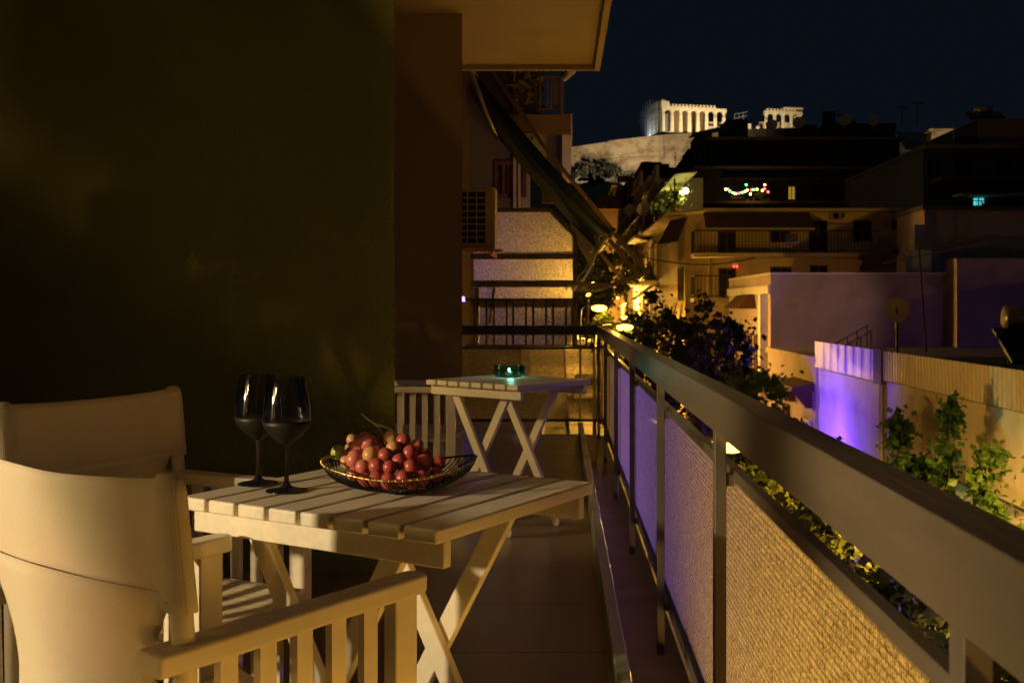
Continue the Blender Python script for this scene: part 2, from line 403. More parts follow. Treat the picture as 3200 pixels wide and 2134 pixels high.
# ceiling slab with drip lip
cl = MB(); cl.box(-2.75, 0.346, -2.36, YEND, 3.2, 3.42)
ceil = tag(cl.build('ceiling', M['slab']), kind='structure')
lip = MB(); lip.box(0.300, 0.347, -2.36, YEND+0.001, 3.155, 3.1995); lip.box(-2.75, 0.2995, YEND-0.045, YEND+0.001, 3.157, 3.1995)
lip.build('drip_lip', M['slab'], ceil)

# ------------------------------------------------------------------ railing
glassY = glass_pattern('ribbed_glass_side', 'Y', (0.74,0.70,0.70), see=0.045, transl=0.90)
glassX = glass_pattern('ribbed_glass_end', 'X', (0.82,0.74,0.62), see=0.80, transl=0.14, pitch=200, lines=32)
rl = empty('balcony_railing', (0,0,0), 0, 'long metal balcony railing with ribbed glass panels along the street', 'railing')
tr_ = MB(); tr_.box(XI, XO, -2.2, YEND+0.05, ZRB, ZRT)
tr_.build('top_rail', M['rail'], rl, bevel=0.002, seg=2)
POSTS = [-1.9, -0.52, 0.839, 2.184, 3.475, 4.858, 6.246, 7.70, 9.06]
for y in POSTS:
    MB().box(XI+0.0025, XI+0.0265, y, y+0.032, -0.04, ZRB+0.002).build('post', M['steel'], rl, bevel=0.0015, seg=1)
    for z in (0.757, 0.125):
        MB().box(XI+0.0265, 0.361, y+0.004, y+0.028, z-0.012, z+0.012).build('bracket', M['steel'], rl)
GX0, GX1 = 0.360, 0.382
MB().box(GX0, GX1, -2.2, YEND, 0.753, 0.777).build('glass_rail', M['rail'], rl, bevel=0.002, seg=1)
MB().box(GX0, GX1, -2.2, YEND, 0.098, 0.140).build('glass_rail', M['steel'], rl, bevel=0.002, seg=1)
MB().box(GX0-0.002, GX1, -2.2, YEND, 0.1405, 0.149).build('gasket', M['gasket'], rl)
edges = [-2.2, -0.3, 1.05, 2.42, 3.78, 5.15, 6.5, 7.95, YEND]
for a, b in zip(edges[:-1], edges[1:]):
    MB().add([(0.371,a+0.003,0.149),(0.371,b-0.003,0.149),(0.371,b-0.003,0.753),(0.371,a+0.003,0.753)], [(0,1,2,3)]).build('glass_pane', glassY, rl)
    MB().box(0.368, 0.374, b-0.0035, b+0.0025, 0.150, 0.7525).build('joint', M['gasket'], rl)

# end railing
er = empty('end_railing', (0,0,0), 0, 'short railing across the far end of the balcony with ribbed glass', 'railing')
MB().box(-1.2, XI-0.001, YEND-0.03, YEND+0.03, ZRB, ZRT).build('top_rail', M['dark_steel'], er, bevel=0.003, seg=1)
MB().box(-1.2, XO, YEND-0.012, YEND+0.012, 0.735, 0.757).build('glass_rail', M['dark_steel'], er)
MB().box(-1.2, XO, YEND-0.012, YEND+0.012, 0.105, 0.128).build('glass_rail', M['dark_steel'], er)
for a, b in ((-1.2, 0.325), (0.341, 0.385)):
    MB().add([(a,YEND,0.128),(b,YEND,0.128),(b,YEND,0.735),(a,YEND,0.735)], [(0,1,2,3)]).build('glass_pane', glassX, er)
for x in (-0.95, 0.325):
    MB().box(x, x+0.016, YEND-0.016, YEND+0.016, -0.02, ZRB).build('post', M['dark_steel'], er)

# ------------------------------------------------------------------ tables
def rounded_leg(p, q, w, th):
    """flat board from p (top) to q (floor) with a rounded foot; lies in a plane of constant y"""
    p = Vector(p); q = Vector(q); d = (q-p).normalized(); s = Vector((d.z, 0, -d.x))
    out = [p + s*w/2, p - s*w/2]
    qc = q - d*w/2
    for k in range(9):
        t = math.pi*k/8
        out.append(qc - s*w/2*math.cos(t) + d*w/2*math.sin(t))
    m = MB(); n = len(out)
    vs = [(o.x, o.y-th/2, o.z) for o in out] + [(o.x, o.y+th/2, o.z) for o in out]
    fs = [tuple(range(n))[::-1], tuple(range(n, 2*n))] + [(i, (i+1) % n, (i+1) % n + n, i+n) for i in range(n)]
    return m.add(vs, fs)

W, D, ZT = 0.632, 0.56, 0.74
def make_table(loc, rz, label):
    t = empty('folding_table', loc, rz, label, 'table')
    n = 8; pitch = (W + 0.0095)/n; sw = pitch - 0.0095
    me = None
    for i in range(n):
        x = -W/2 + i*pitch
        if me is None:
            o = MB().box(0, sw, -D/2, D/2, ZT-0.026, ZT).build('slat', M['wood'], t, bevel=0.0045, seg=3); me = o.data
        else: o = link('slat', me, M['wood'], t)
        o.location.x = x
    for y in (-D/2 + 0.03, D/2 - 0.05):
        MB().box(-W/2+0.006, W/2-0.006, y, y+0.022, ZT-0.074, ZT-0.0265).build('apron', M['wood'], t, bevel=0.003, seg=2)
    for y in (-D/2 + 0.066, D/2 - 0.14):
        for s, dy in ((1, 0.0), (-1, 0.0225)):
            rounded_leg((s*-0.185, y+dy, ZT-0.032), (s*0.215, y+dy, 0.001), 0.046, 0.021).build('leg', M['wood'], t, bevel=0.002, seg=1)
    for x, z in ((0.185, 0.085), (-0.185, 0.085)):
        MB().box(x-0.02, x+0.02, -D/2+0.10, D/2-0.155, z, z+0.02).build('stretcher', M['wood'], t, bevel=0.002, seg=1)
    for s in (-1, 1):
        MB().box(s*0.2-0.015, s*0.2+0.015, -D/2+0.053, D/2-0.051, ZT-0.05, ZT-0.027).build('batten', M['wood'], t, bevel=0.002, seg=1)
    return t
def place_corner(cx, cy, th):
    f = Vector((-math.cos(th), math.sin(th))); s = Vector((math.sin(th), math.cos(th)))
    c = Vector((cx, cy)) + f*W/2 + s*D/2
    return (c.x, c.y, 0)
T1 = place_corner(-0.209, 1.784, R(30)); T2 = place_corner(-0.200, 4.98, R(40))
make_table(T1, -R(30), 'near cream slatted folding table holding the grapes and wine glasses')
make_table(T2, -R(40), 'far cream slatted folding table holding the teal candle')

# ------------------------------------------------------------------ director's chairs
def make_chair(loc, rz, label):
    c = empty('director_chair', loc, rz, label, 'chair', 'white canvas chairs around the balcony tables')
    AZ = 0.68; yr, yf = -0.27, 0.24; py = -0.215
    rake = 0.11
    for s in (-1, 1):
        x = s*0.25
        # arm: flat board with a rounded front end and a slight waist
        pts = []
        prof = [(yr, 0.027), (yr+0.10, 0.029), (0.0, 0.024), (yf-0.06, 0.025)]
        for (y, w) in prof: pts.append((x+w, y))
        for k in range(1, 8):
            a = math.pi*k/8; pts.append((x+0.026*math.cos(a), yf-0.026+0.026*math.sin(a)))
        for (y, w) in reversed(prof): pts.append((x-w, y))
        m = MB(); n = len(pts)
        m.add([(p[0],p[1],AZ-0.031) for p in pts]+[(p[0],p[1],AZ) for p in pts], [tuple(range(n))[::-1], tuple(range(n,2*n))]+[(i,(i+1)%n,(i+1)%n+n,i+n) for i in range(n)])
        m.build('arm', M['wood2'], c, bevel=0.006, seg=3)
        MB().tube([(x,py+0.012,0.06),(x,py,AZ-0.02),(x,py-rake*0.212,0.892)], 0.0158, 16).build('back_post', M['wood2'], c, smooth=True)
        MB().box(x-0.014, x+0.014, 0.165, 0.215, 0.04, AZ-0.0305).build('front_post', M['wood2'], c, bevel=0.002, seg=1)
        sl = MB().box(x-0.007, x+0.007, -0.0145, 0.0145, 0.065, AZ-0.0305).mesh('arm_slat')
        for k in range(5):
            o = link('arm_slat', sl, M['wood2'], c); o.location.y = -0.15 + 0.0665*k
        MB().box(x-0.016, x+0.016, yr+0.02, yf-0.005, 0.0, 0.045).build('bottom_rail', M['wood2'], c, bevel=0.003, seg=1)
        MB().tube([(s*0.205,-0.21,0.415),(s*0.205,0.235,0.415)], 0.012, 12).build('seat_rail', M['wood2'], c, smooth=True)
        MB().box(x-s*0.015-0.012, x-s*0.015+0.012, -0.20, 0.21, 0.385, 0.403).build('seat_support', M['wood2'], c)
    for y in (-0.12, 0.13):
        for s in (-1, 1):
            MB().bar((s*0.235, y + s*0.0115, 0.05), (-s*0.205, y + s*0.0115, 0.405), 0.02, 0.034, up=(0,1,0)).build('cross_leg', M['wood2'], c)
    # upper canvas: sleeves over both posts
    xs = [-0.274,-0.271,-0.265,-0.257,-0.248,-0.240,-0.233,-0.228,-0.222] + [-0.21+0.42*i/16 for i in range(17)] + [0.222,0.228,0.233,0.240,0.248,0.257,0.265,0.271,0.274]
    nz = 10; m = MB(); n = len(xs)
    def th(x):
        d = abs(x)-0.250
        q = d/0.0245
        if d > 0: return 0.0022 + 0.0160*math.sqrt(max(0, 1-q*q))
        return 0.0022 + 0.0160*math.exp(-(d/0.026)**2)
    rings = []
    for k in range(nz+1):
        f = k/nz; ring = []
        for side in (1, -1):
            seq = xs if side == 1 else xs[::-1]
            for x in seq:
                e = 1-(x/0.25)**2
                zt = 0.897 - 0.010*max(0, e) + (0.006 if 0.235 < abs(x) < 0.262 else 0)
                zb = 0.722 - 0.004*max(0, e) 
                z = zb + (zt-zb)*f
                yc = py - rake*(z-0.68) - 0.024*max(0, e)*(0.6+0.4*f) + 0.0025*math.sin(x*26+f*3.0+loc[0]*9)*max(0, e)
                t = th(x) * (0.55 if k == nz else 1.0)
                ring.append((x, yc + side*t, z))
        rings.append(ring)
    nn = 2*n
    for r_ in rings: m.v += r_
    for k in range(nz):
        for i in range(nn):
            j = (i+1) % nn; m.f.append((k*nn+i, k*nn+j, (k+1)*nn+j, (k+1)*nn+i))
    for k, fl_ in ((0, True), (nz, False)):
        for i in range(n-1):
            q = (k*nn+i, k*nn+i+1, k*nn+nn-2-i, k*nn+nn-1-i); m.f.append(q[::-1] if fl_ else q)
    up = m.build('canvas_back', M['canvas'], c, smooth=True)
    hem = MB()
    for side in (1, -1):
        pts = []
        for x in xs[4:-4]:
            e = max(0, 1-(x/0.25)**2); z = 0.736 - 0.004*e
            pts.append((x, py - rake*(z-0.68) - 0.024*e*0.62 + side*(th(x)+0.0006) + 0.0025*math.sin(x*26+0.2+loc[0]*9)*e, z))
        hem.tube(pts, 0.0016, 5)
    hem.build('hem', M['canvas'], up, smooth=True)
    # lower canvas hanging to the seat
    m = MB(); rows = []
    for k in range(15):
        f = k/14; z = 0.745 - 0.325*f
        hw = 0.172 + 0.070*max(0, (z-0.585)/0.16)**2
        rows.append((z, hw))
    nx = 20
    for (z, hw) in rows:
        for i in range(nx+1):
            x = -hw + 2*hw*i/nx; e = 1-(x/hw)**2
            y = py - rake*(z-0.68)*1.0 - 0.022*e - 0.004 + (0.02 if z < 0.5 else 0)*(0.5-z)/0.08
            m.v.append((x, y, z))
    for k in range(len(rows)-1):
        for i in range(nx):
            a = k*(nx+1)+i; m.f.append((a, a+1, a+nx+2, a+nx+1))
    lo = m.build('canvas_lower_back', M['canvas'], c, smooth=True)
    sm = lo.modifiers.new('thick', 'SOLIDIFY'); sm.thickness = 0.0025
    for s in (-1, 1):
        MB().tube([(s*hw, py - rake*(z-0.68) - 0.004, z) for (z, hw) in rows[:11]], 0.0024, 6).build('edge_hem', M['canvas'], lo, smooth=True)
    # seat sling
    m = MB(); ny_ = 14
    for k in range(ny_+1):
        y = -0.215 + 0.445*k/ny_
        for i in range(nx+1):
            x = -0.218 + 0.436*i/nx; e = max(0, 1-(x/0.205)**2)
            z = 0.430 - 0.022*e - (0.012 if abs(x) > 0.212 else 0)
            m.v.append((x, y, z))
    for k in range(ny_):
        for i in range(nx):
            a = k*(nx+1)+i; m.f.append((a, a+1, a+nx+2, a+nx+1))
    st = m.build('canvas_seat', M['canvas'], c, smooth=True)
    sm = st.modifiers.new('thick', 'SOLIDIFY'); sm.thickness = 0.003
    return c
make_chair((-0.572, 1.700, 0), -R(35), 'white canvas armchair nearest the viewer, its back brightly lit')
make_chair((-0.927, 2.493, 0), -R(115.5), 'white canvas armchair against the stucco wall, its seat under the near table')
make_chair((-0.775, 5.920, 0), -R(90), 'cream armchair half hidden by the stucco wall beside the far table')

# ------------------------------------------------------------------ wine glasses
def wine_glass(loc, label):
    g = empty('wine_glass', loc, 0, label, 'wine glass')
    MB().lathe([(0.0,0.0005),(0.039,0.0005),(0.0425,0.002),(0.041,0.0035),(0.020,0.0065),(0.009,0.012),(0.0055,0.020)], 40).build('foot', M['footblack'], g, smooth=True)
    MB().lathe([(0.0055,0.0195),(0.0042,0.035),(0.0038,0.06),(0.0042,0.080),(0.0055,0.0935)], 20).build('stem', M['stemglass'], g, smooth=True)
    low = [(0.0,0.092),(0.006,0.0945),(0.015,0.100),(0.028,0.1105),(0.040,0.124),(0.0465,0.135),(0.0488,0.1445)]
    lw = MB().lathe([(max(0, r-0.0002), z) for r, z in low] + [(0.0458,0.1445),(0.0,0.1445)], 48).build('coated_base', M['coat'], g, smooth=True)
    bowl = [(0.0489,0.1447),(0.0486,0.155),(0.0470,0.172),(0.0440,0.192),(0.0400,0.214),(0.0368,0.2315)]
    inner = [(r-0.0012, z) for r, z in bowl][::-1]
    b = MB().lathe(bowl + [(0.0362,0.2322)], 48).build('bowl', M['smoke'], g, smooth=True)
    MB().tube([(0.0362*math.cos(2*math.pi*k/48), 0.0362*math.sin(2*math.pi*k/48), 0.2320) for k in range(48)], 0.0007, 6, closed=True).build('rim', M['stemglass'], g, smooth=True)
    return g
wine_glass((-0.558, 2.155, ZT), 'front smoked wine glass with a matte black lower bowl, nearer the grapes')
wine_glass((-0.640, 2.239, ZT), 'back smoked wine glass half hidden behind the other, nearer the wall')

# ------------------------------------------------------------------ wire fruit bowl
BC = Vector((-0.330, 2.185, ZT))
wb = empty('wire_fruit_bowl', BC, 0, 'black wire fruit bowl with a worn gold rim, full of grapes', 'bowl')
def rimpt(a):
    sq = 1.0/ (abs(math.cos(a+0.35))**3.2 + abs(math.sin(a+0.35))**3.2)**(1/3.2)
    r = 0.150*sq**0.55
    z = 0.052 + 0.012*math.cos(2*(a))*1.0
    return Vector((r*math.cos(a), r*math.sin(a)*0.94, z))
rim = [rimpt(2*math.pi*k/72) for k in range(72)]
fr = [rim[k % 72] for k in range(33, 66)]; bk = [rim[k % 72] for k in range(65, 106)]
MB().tube(fr, 0.0024, 8).build('gilded_rim', M['gold'], wb, smooth=True)
MB().tube(bk, 0.0022, 8).build('rim', M['wire'], wb, smooth=True)
wr = MB()
for k in range(76):
    a = 2*math.pi*k/76; top = rimpt(a); b_ = a + 0.42
    bot = Vector((0.058*math.cos(b_), 0.058*math.sin(b_), 0.004))
    pts = []
    for i in range(8):
        f = i/7; q = bot.lerp(top, f); ex = 1.0 + 0.17*math.sin(math.pi*f)
        zz = bot.z + (top.z-bot.z)*(f**1.7); pts.append((q.x*ex, q.y*ex, zz))
    wr.tube(pts, 0.00115, 5)
wr.tube([(0.058*math.cos(2*math.pi*k/40), 0.058*math.sin(2*math.pi*k/40), 0.0028) for k in range(40)], 0.0022, 6, closed=True)
wr.tube([(0.02*math.cos(2*math.pi*k/20), 0.02*math.sin(2*math.pi*k/20), 0.004) for k in range(20)], 0.0015, 5, closed=True)
for k in range(12):
    a = 2*math.pi*k/12; wr.tube([(0.02*math.cos(a),0.02*math.sin(a),0.004),(0.058*math.cos(a),0.058*math.sin(a),0.004)], 0.0012, 5)
wr.build('wire_cage', M['wire'], wb, smooth=True)
rb = MB()
for k in range(33, 66, 1):
    p = rim[k % 72]; d = (rim[(k+1) % 72] - rim[(k-1) % 72]).normalized()
    rb.tube([p - d*0.0018, p + d*0.0018], 0.0034, 8)
rb.build('binding', M['gold'], wb, smooth=True)

# ------------------------------------------------------------------ grapes
def grape_mat(name, c1, c2, c3):
    m, nt, b = new_mat(name); L = nt.links.new
    tc = N(nt, 'ShaderNodeTexCoord'); oi = N(nt, 'ShaderNodeObjectInfo')
    ad = N(nt, 'ShaderNodeVectorMath', operation='ADD'); L(tc.outputs['Object'], ad.inputs[0]); L(oi.outputs['Location'], ad.inputs[1])
    n1 = N(nt, 'ShaderNodeTexNoise'); n1.inputs['Scale'].default_value = 32; n1.inputs['Detail'].default_value = 4; L(ad.outputs[0], n1.inputs['Vector'])
    rp = N(nt, 'ShaderNodeValToRGB'); rp.color_ramp.elements[0].position = 0.35; rp.color_ramp.elements[1].position = 0.62
    rp.color_ramp.elements[0].color = tuple(c1)+(1,); rp.color_ramp.elements[1].color = tuple(c2)+(1,)
    L(n1.outputs['Fac'], rp.inputs[0])
    n2 = N(nt, 'ShaderNodeTexNoise'); n2.inputs['Scale'].default_value = 110; n2.inputs['Detail'].default_value = 6; n2.inputs['Roughness'].default_value = 0.7; L(ad.outputs[0], n2.inputs['Vector'])
    r2 = N(nt, 'ShaderNodeValToRGB'); r2.color_ramp.elements[0].position = 0.50; r2.color_ramp.elements[1].position = 0.72; r2.color_ramp.elements[1].color = (0.45,0.45,0.45,1)
    L(n2.outputs['Fac'], r2.inputs[0])
    mx = N(nt, 'ShaderNodeMix', data_type='RGBA'); L(r2.outputs[0], mx.inputs[0]); L(rp.outputs[0], mx.inputs[6]); mx.inputs[7].default_value = tuple(c3)+(1,)
    L(mx.outputs[2], b.inputs['Base Color'])
    rr = N(nt, 'ShaderNodeMath', operation='MULTIPLY_ADD'); L(n1.outputs['Fac'], rr.inputs[0]); rr.inputs[1].default_value = 0.35; rr.inputs[2].default_value = 0.16
    L(rr.outputs[0], b.inputs['Roughness'])
    b.inputs['Subsurface Weight'].default_value = 0.15; b.inputs['Subsurface Radius'].default_value = (0.01,0.004,0.002); b.inputs['Subsurface Scale'].default_value = 0.4
    b.inputs['Specular IOR Level'].default_value = 0.45
    return m
GM = {'r': grape_mat('grape_red', (0.27,0.030,0.032), (0.40,0.08,0.068), (0.52,0.24,0.20)),
      'p': grape_mat('grape_pink', (0.42,0.085,0.085), (0.54,0.18,0.14), (0.60,0.36,0.30)),
      'y': grape_mat('grape_peach', (0.46,0.17,0.085), (0.58,0.36,0.14), (0.66,0.46,0.28)),
      'g': grape_mat('grape_green', (0.30,0.33,0.06), (0.46,0.44,0.10), (0.5,0.45,0.2)),
      'd': grape_mat('grape_dark', (0.13,0.018,0.018), (0.22,0.04,0.03), (0.35,0.14,0.11))}
gb = empty('grape_bunch', BC, 0, 'heaped bunch of red and pink grapes in the wire bowl', 'grapes')
gm_mesh = MB().lathe([(math.sin(math.pi*i/14), -math.cos(math.pi*i/14)) for i in range(15)], 22).mesh('grape', True)
gmesh = {}
for k, m_ in GM.items():
    me = gm_mesh.copy(); me.name = 'grape'; me.materials.append(m_); gmesh[k] = me
rng = random.Random(4)
GR = [(1022,703,50,'g',2.23),(1122,615,36,'y',2.30),(1212,608,50,'p',2.25),(1238,640,54,'p',2.215),(1168,668,50,'p',2.22),(1112,674,40,'y',2.26),
 (1140,748,55,'p',2.16),(1250,718,55,'y',2.155),(1345,632,40,'d',2.30),(1395,607,50,'y',2.235),(1480,620,50,'r',2.205),(1575,658,48,'p',2.215),
 (1410,674,52,'y',2.185),(1355,722,50,'r',2.15),(1525,708,52,'r',2.17),(1452,766,52,'r',2.125),(1638,722,45,'d',2.21),(1625,772,52,'r',2.16),
 (1726,774,46,'r',2.165),(1535,802,50,'r',2.115),(1383,805,47,'r',2.105),(1292,797,52,'r',2.11),(1195,802,50,'p',2.12),(1080,772,40,'y',2.185),
 (1135,850,48,'p',2.135),(1215,890,48,'r',2.115),(1290,888,50,'r',2.095),(1375,902,50,'r',2.09),(1480,884,50,'r',2.09),(1535,912,46,'r',2.105),
 (1612,880,50,'r',2.115),(1710,855,46,'r',2.15),(1440,925,44,'d',2.12),(1300,700,45,'d',2.21),(1470,700,45,'d',2.22),(1230,760,45,'d',2.19),(1560,750,45,'d',2.2)]
for (zx, zy, rz_, k, y) in GR:
    p = pt(600+zx/2.24, 1100+zy/2.24, y) - BC
    o = link('grape', gmesh[k], None, gb); r = rz_/2.24*y/FPX*1.07
    p.z = max(p.z, r+0.006)
    r *= rng.uniform(0.93, 1.06); o.location = p; o.scale = (r*rng.uniform(0.95,1.02), r, r*rng.uniform(1.0,1.15)); o.rotation_euler = (rng.uniform(-.6,.6), rng.uniform(-.6,.6), rng.uniform(0,6))
    if k == 'g': o['label'] = 'pale green grape on the rim'
for i in range(16):
    a = rng.uniform(0, 6.28); q = rng.uniform(0.0, 0.075)
    o = link('grape', gmesh[rng.choice('rpdr')], None, gb); r = 0.0145
    o.location = (0.005+q*math.cos(a), 0.035+q*math.sin(a)*0.7, r+0.008 + rng.uniform(0, 0.035)); o.scale = (r, r, r*1.08); o.rotation_euler = (rng.uniform(-1,1), rng.uniform(-1,1), 0)
def gp(zx, zy, y): return pt(600+zx/2.24, 1100+zy/2.24, y) - BC
st = MB()
st.tube([gp(1190,437,2.27), gp(1240,476,2.265), gp(1300,515,2.26), gp(1325,545,2.255), gp(1342,585,2.25), gp(1350,650,2.24)], [0.0014,0.0018,0.0024,0.0021,0.0019,0.0016], 7)
st.tube([gp(1300,515,2.26), gp(1270,545,2.255), gp(1232,566,2.25), gp(1215,600,2.25)], 0.0016, 6)
st.tube([gp(1305,510,2.26), gp(1370,530,2.26), gp(1430,560,2.255), gp(1450,600,2.25)], 0.0015, 6)
st.tube([gp(1275,560,2.25), gp(1300,590,2.25), gp(1310,640,2.25)], 0.0013, 6)
st.tube([gp(1022,690,2.23), gp(1075,690,2.24), gp(1120,660,2.25)], 0.0012, 6)
st.build('grape_stem', M['stem'], gb, smooth=True)

# ------------------------------------------------------------------ candle
ch = empty('candle_holder', (-0.268, 5.56, ZT), 0, 'round teal glass tealight holder on the far table', 'candle holder')
MB().lathe([(0.0,0.001),(0.070,0.001),(0.076,0.006),(0.080,0.012),(0.083,0.020),(0.083,0.060),(0.0815,0.0625)], 48).build('glass', M['tealglass'], ch, smooth=True)
tl = MB().lathe([(0.0,0.0125),(0.019,0.0125),(0.0195,0.030),(0.0185,0.030),(0.0185,0.026),(0.0,0.026)], 24).build('tealight', M['alu'], ch, smooth=True)
MB().lathe([(0.0,0.0275),(0.0183,0.0275),(0.0183,0.026)], 24).build('wax', M['wax'], tl, smooth=True)
MB().lathe([(0.0,0.030),(0.003,0.033),(0.0036,0.037),(0.0022,0.044),(0.0,0.050)], 12).build('flame', M['flame'], tl, smooth=True)
lamp('candle_light', 'POINT', (0.012,-0.012,0.052), 0.5, (1.0,0.85,0.6), ch, radius=0.008)

# ================================================================== THE STREET AND THE CITY
M['cream_wall'] = mat('cream_wall', (0.50,0.42,0.28), 0.9, 0.10, 0.5, 0.15, 12.0, dirt=(0.33,0.27,0.18), dscale=0.6, damt=0.6)
M['yellow_wall'] = mat('yellow_wall', (0.52,0.41,0.22), 0.9, 0.10, 0.4, 0.1, 10.0, dirt=(0.36,0.28,0.15), dscale=0.7, damt=0.5)
M['brown_wall'] = mat('brown_wall', (0.17,0.11,0.06), 0.9, 0.15, 0.4, dirt=(0.11,0.07,0.045), dscale=0.5, damt=0.6)
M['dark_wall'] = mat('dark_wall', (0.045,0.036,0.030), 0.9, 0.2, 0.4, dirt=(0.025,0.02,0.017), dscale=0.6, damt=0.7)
M['grey_wall'] = mat('grey_wall', (0.11,0.10,0.10), 0.9, 0.15, 0.4, dirt=(0.07,0.06,0.06), dscale=0.5, damt=0.6)
M['white_wall'] = mat('white_wall', (0.74,0.70,0.66), 0.9, 0.06, 0.7, 0.2, 9.0, dirt=(0.52,0.45,0.40), dscale=0.9, damt=0.6)
M['pink_wall'] = mat('pink_wall', (0.48,0.38,0.34), 0.9, 0.08, 0.7, 0.2, 9.0, dirt=(0.34,0.25,0.23), dscale=1.1, damt=0.6)
M['sheet'] = mat('painted_sheet_metal', (0.58,0.53,0.50), 0.5, 0.08, 0.6, 0.02, 9.0, dirt=(0.42,0.36,0.32), dscale=1.3, damt=0.5)
M['shutter'] = mat('brown_shutter', (0.09,0.035,0.02), 0.7, 0.2, 4.0)
M['awning_brown'] = mat('brown_awning', (0.10,0.06,0.04), 0.9, 0.15, 3.0)
M['awning_tan'] = mat('tan_awning', (0.48,0.38,0.22), 0.9, 0.12, 3.0)
M['iron'] = mat('wrought_iron', (0.03,0.026,0.022), 0.6, 0.2)
M['pane'] = mat('window_glass', (0.012,0.012,0.016), 0.12, 0.1, spec=0.6)
M['marble_w'] = mat('temple_marble', (0.58,0.50,0.37), 0.85, 0.10, 0.5, 0.3, 1.5, dirt=(0.42,0.33,0.21), dscale=0.4, damt=0.6)
M['fort'] = mat('fortress_stone', (0.37,0.28,0.175), 0.95, 0.20, 0.25, 0.6, 1.6, stretch=(1,1,1.6), dirt=(0.15,0.085,0.04), dscale=0.16, damt=1.0)
M['rock'] = mat('limestone_rock', (0.34,0.30,0.24), 0.95, 0.35, 0.25, 0.8, 0.9, dirt=(0.08,0.08,0.04), dscale=0.16, damt=0.9)
M['roof'] = mat('flat_roof', (0.05,0.045,0.042), 0.95, 0.2, 0.7)
M['tank'] = mat('tank_metal', (0.35,0.33,0.32), 0.4, 0.1, metal=0.5)
M['panel'] = mat('solar_glass', (0.01,0.01,0.015), 0.2, 0.1, spec=0.6)
M['dish'] = mat('satellite_dish', (0.36,0.30,0.25), 0.6, 0.1)
M['scaf'] = mat('scaffold_tube', (0.45,0.47,0.5), 0.45, 0.1, metal=0.6)
M['terracotta'] = mat('terracotta', (0.40,0.17,0.09), 0.8, 0.2, 4.0)
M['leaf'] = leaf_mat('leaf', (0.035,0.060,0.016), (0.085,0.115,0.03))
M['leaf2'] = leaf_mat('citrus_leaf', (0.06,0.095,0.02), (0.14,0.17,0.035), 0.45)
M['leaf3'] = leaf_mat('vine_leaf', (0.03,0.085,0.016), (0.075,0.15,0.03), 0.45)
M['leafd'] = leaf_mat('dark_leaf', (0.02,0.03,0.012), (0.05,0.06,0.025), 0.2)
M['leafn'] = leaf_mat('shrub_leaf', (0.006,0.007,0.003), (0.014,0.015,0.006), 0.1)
SOD = (1.0, 0.50, 0.07); VIO = (0.24, 0.10, 1.0)

def zs(y):          # street level: climbs away from the viewer
    return -5.6 + 0.030*max(0, y-5) + 0.0011*max(0, y-70)**2*0.35
# ground sheet, road, pavements
g = MB()
ys = [-60,-20,0,10,20,30,45,60,80,100,130,170,210,250]
def strip(m, x0, x1, dz):
    o = len(m.v)
    for y in ys: m.v += [(x0,y,zs(y)+dz),(x1,y,zs(y)+dz)]
    for i in range(len(ys)-1): m.f.append((o+2*i,o+2*i+1,o+2*i+3,o+2*i+2))
strip(g, -300, 300, -0.16); 
g.add([(-1500,-60,-6.2),(1500,-60,-6.2),(1500,-1200,-6.5),(-1500,-1200,-6.5)], [(0,1,2,3)])
tag(g.build('ground', M['earth']), kind='structure')
r = MB(); strip(r, 1.5, 4.6, -0.12); tag(r.build('road', M['asphalt']), kind='structure')
for nm, a, b in (('pavement', 0.42, 1.5), ('pavement', 4.6, 6.0)):
    p = MB()
    for i in range(len(ys)-1):
        y0, y1 = ys[i], ys[i+1]
        p.hexa([(a,y0,zs(y0)-0.15),(b,y0,zs(y0)-0.15),(b,y1,zs(y1)-0.15),(a,y1,zs(y1)-0.15)], [(a,y0,zs(y0)),(b,y0,zs(y0)),(b,y1,zs(y1)),(a,y1,zs(y1))])
    tag(p.build(nm, M['paving']), kind='structure')

# our own building below and above the balcony
ob = MB(); ob.box(-9, 0.10, -14, YEND-0.02, -6.4, -0.26); ob.box(-9, 0.10, -14, -2.37, -0.26, 12)
ob.box(-9, -2.76, -2.36, YEND-0.02, 3.43, 12)
tag(ob.build('apartment_facade', M['cream_wall']), 'plastered body of the apartment house under and behind the balcony', 'building')

# ------------------------------------------------------------------ street lamps
def street_lamp(x, y, z, energy, label, r=0.11, down=False):
    zg = zs(y)
    e = empty('street_lamp', (x-0.9, y, zg), 0, label, 'street lamp', 'sodium street lamps along the kerb')
    MB().tube([(0,0,0),(0,0,z-zg-0.5),(0.05,0,z-zg-0.05),(0.25,0,z-zg+0.12),(0.65,0,z-zg+0.14)], [0.07,0.05,0.04,0.035,0.03], 8).build('pole', M['dark_steel'], e, smooth=True)
    h = MB().box(0.6, 1.15, -0.10, 0.10, z-zg+0.085, z-zg+0.17).build('head', M['dark_steel'], e, bevel=0.02, seg=1)
    MB().ball((0.9,0,z-zg+0.02), r, 14, 8, (1.3,1,0.55)).build('lens', M['sodium'], h, smooth=True)
    if down: lamp('lamp_light', 'SPOT', (0.9,0,z-zg-0.09), energy, SOD, e, radius=0.08, aim=(0.9,0,0), spot=165, blend=0.2)
    else: lamp('lamp_light', 'POINT', (0.9,0,z-zg-0.09), energy, SOD, e, radius=0.08)
    return e
street_lamp(1.95, 12.0, -0.52, 320, 'nearest lit street lamp, glowing just under the handrail', 0.11)
street_lamp(1.93, 31.5, 0.433, 2500, 'lit street lamp above the trees, just over the end of the handrail', 0.19)
street_lamp(1.86, 50.0, 0.95, 3600, 'farthest lit street lamp, above the leafy trees at the balcony end', 0.28)
street_lamp(1.95, -6.0, -0.9, 460, 'street lamp behind the viewer', 0.085)
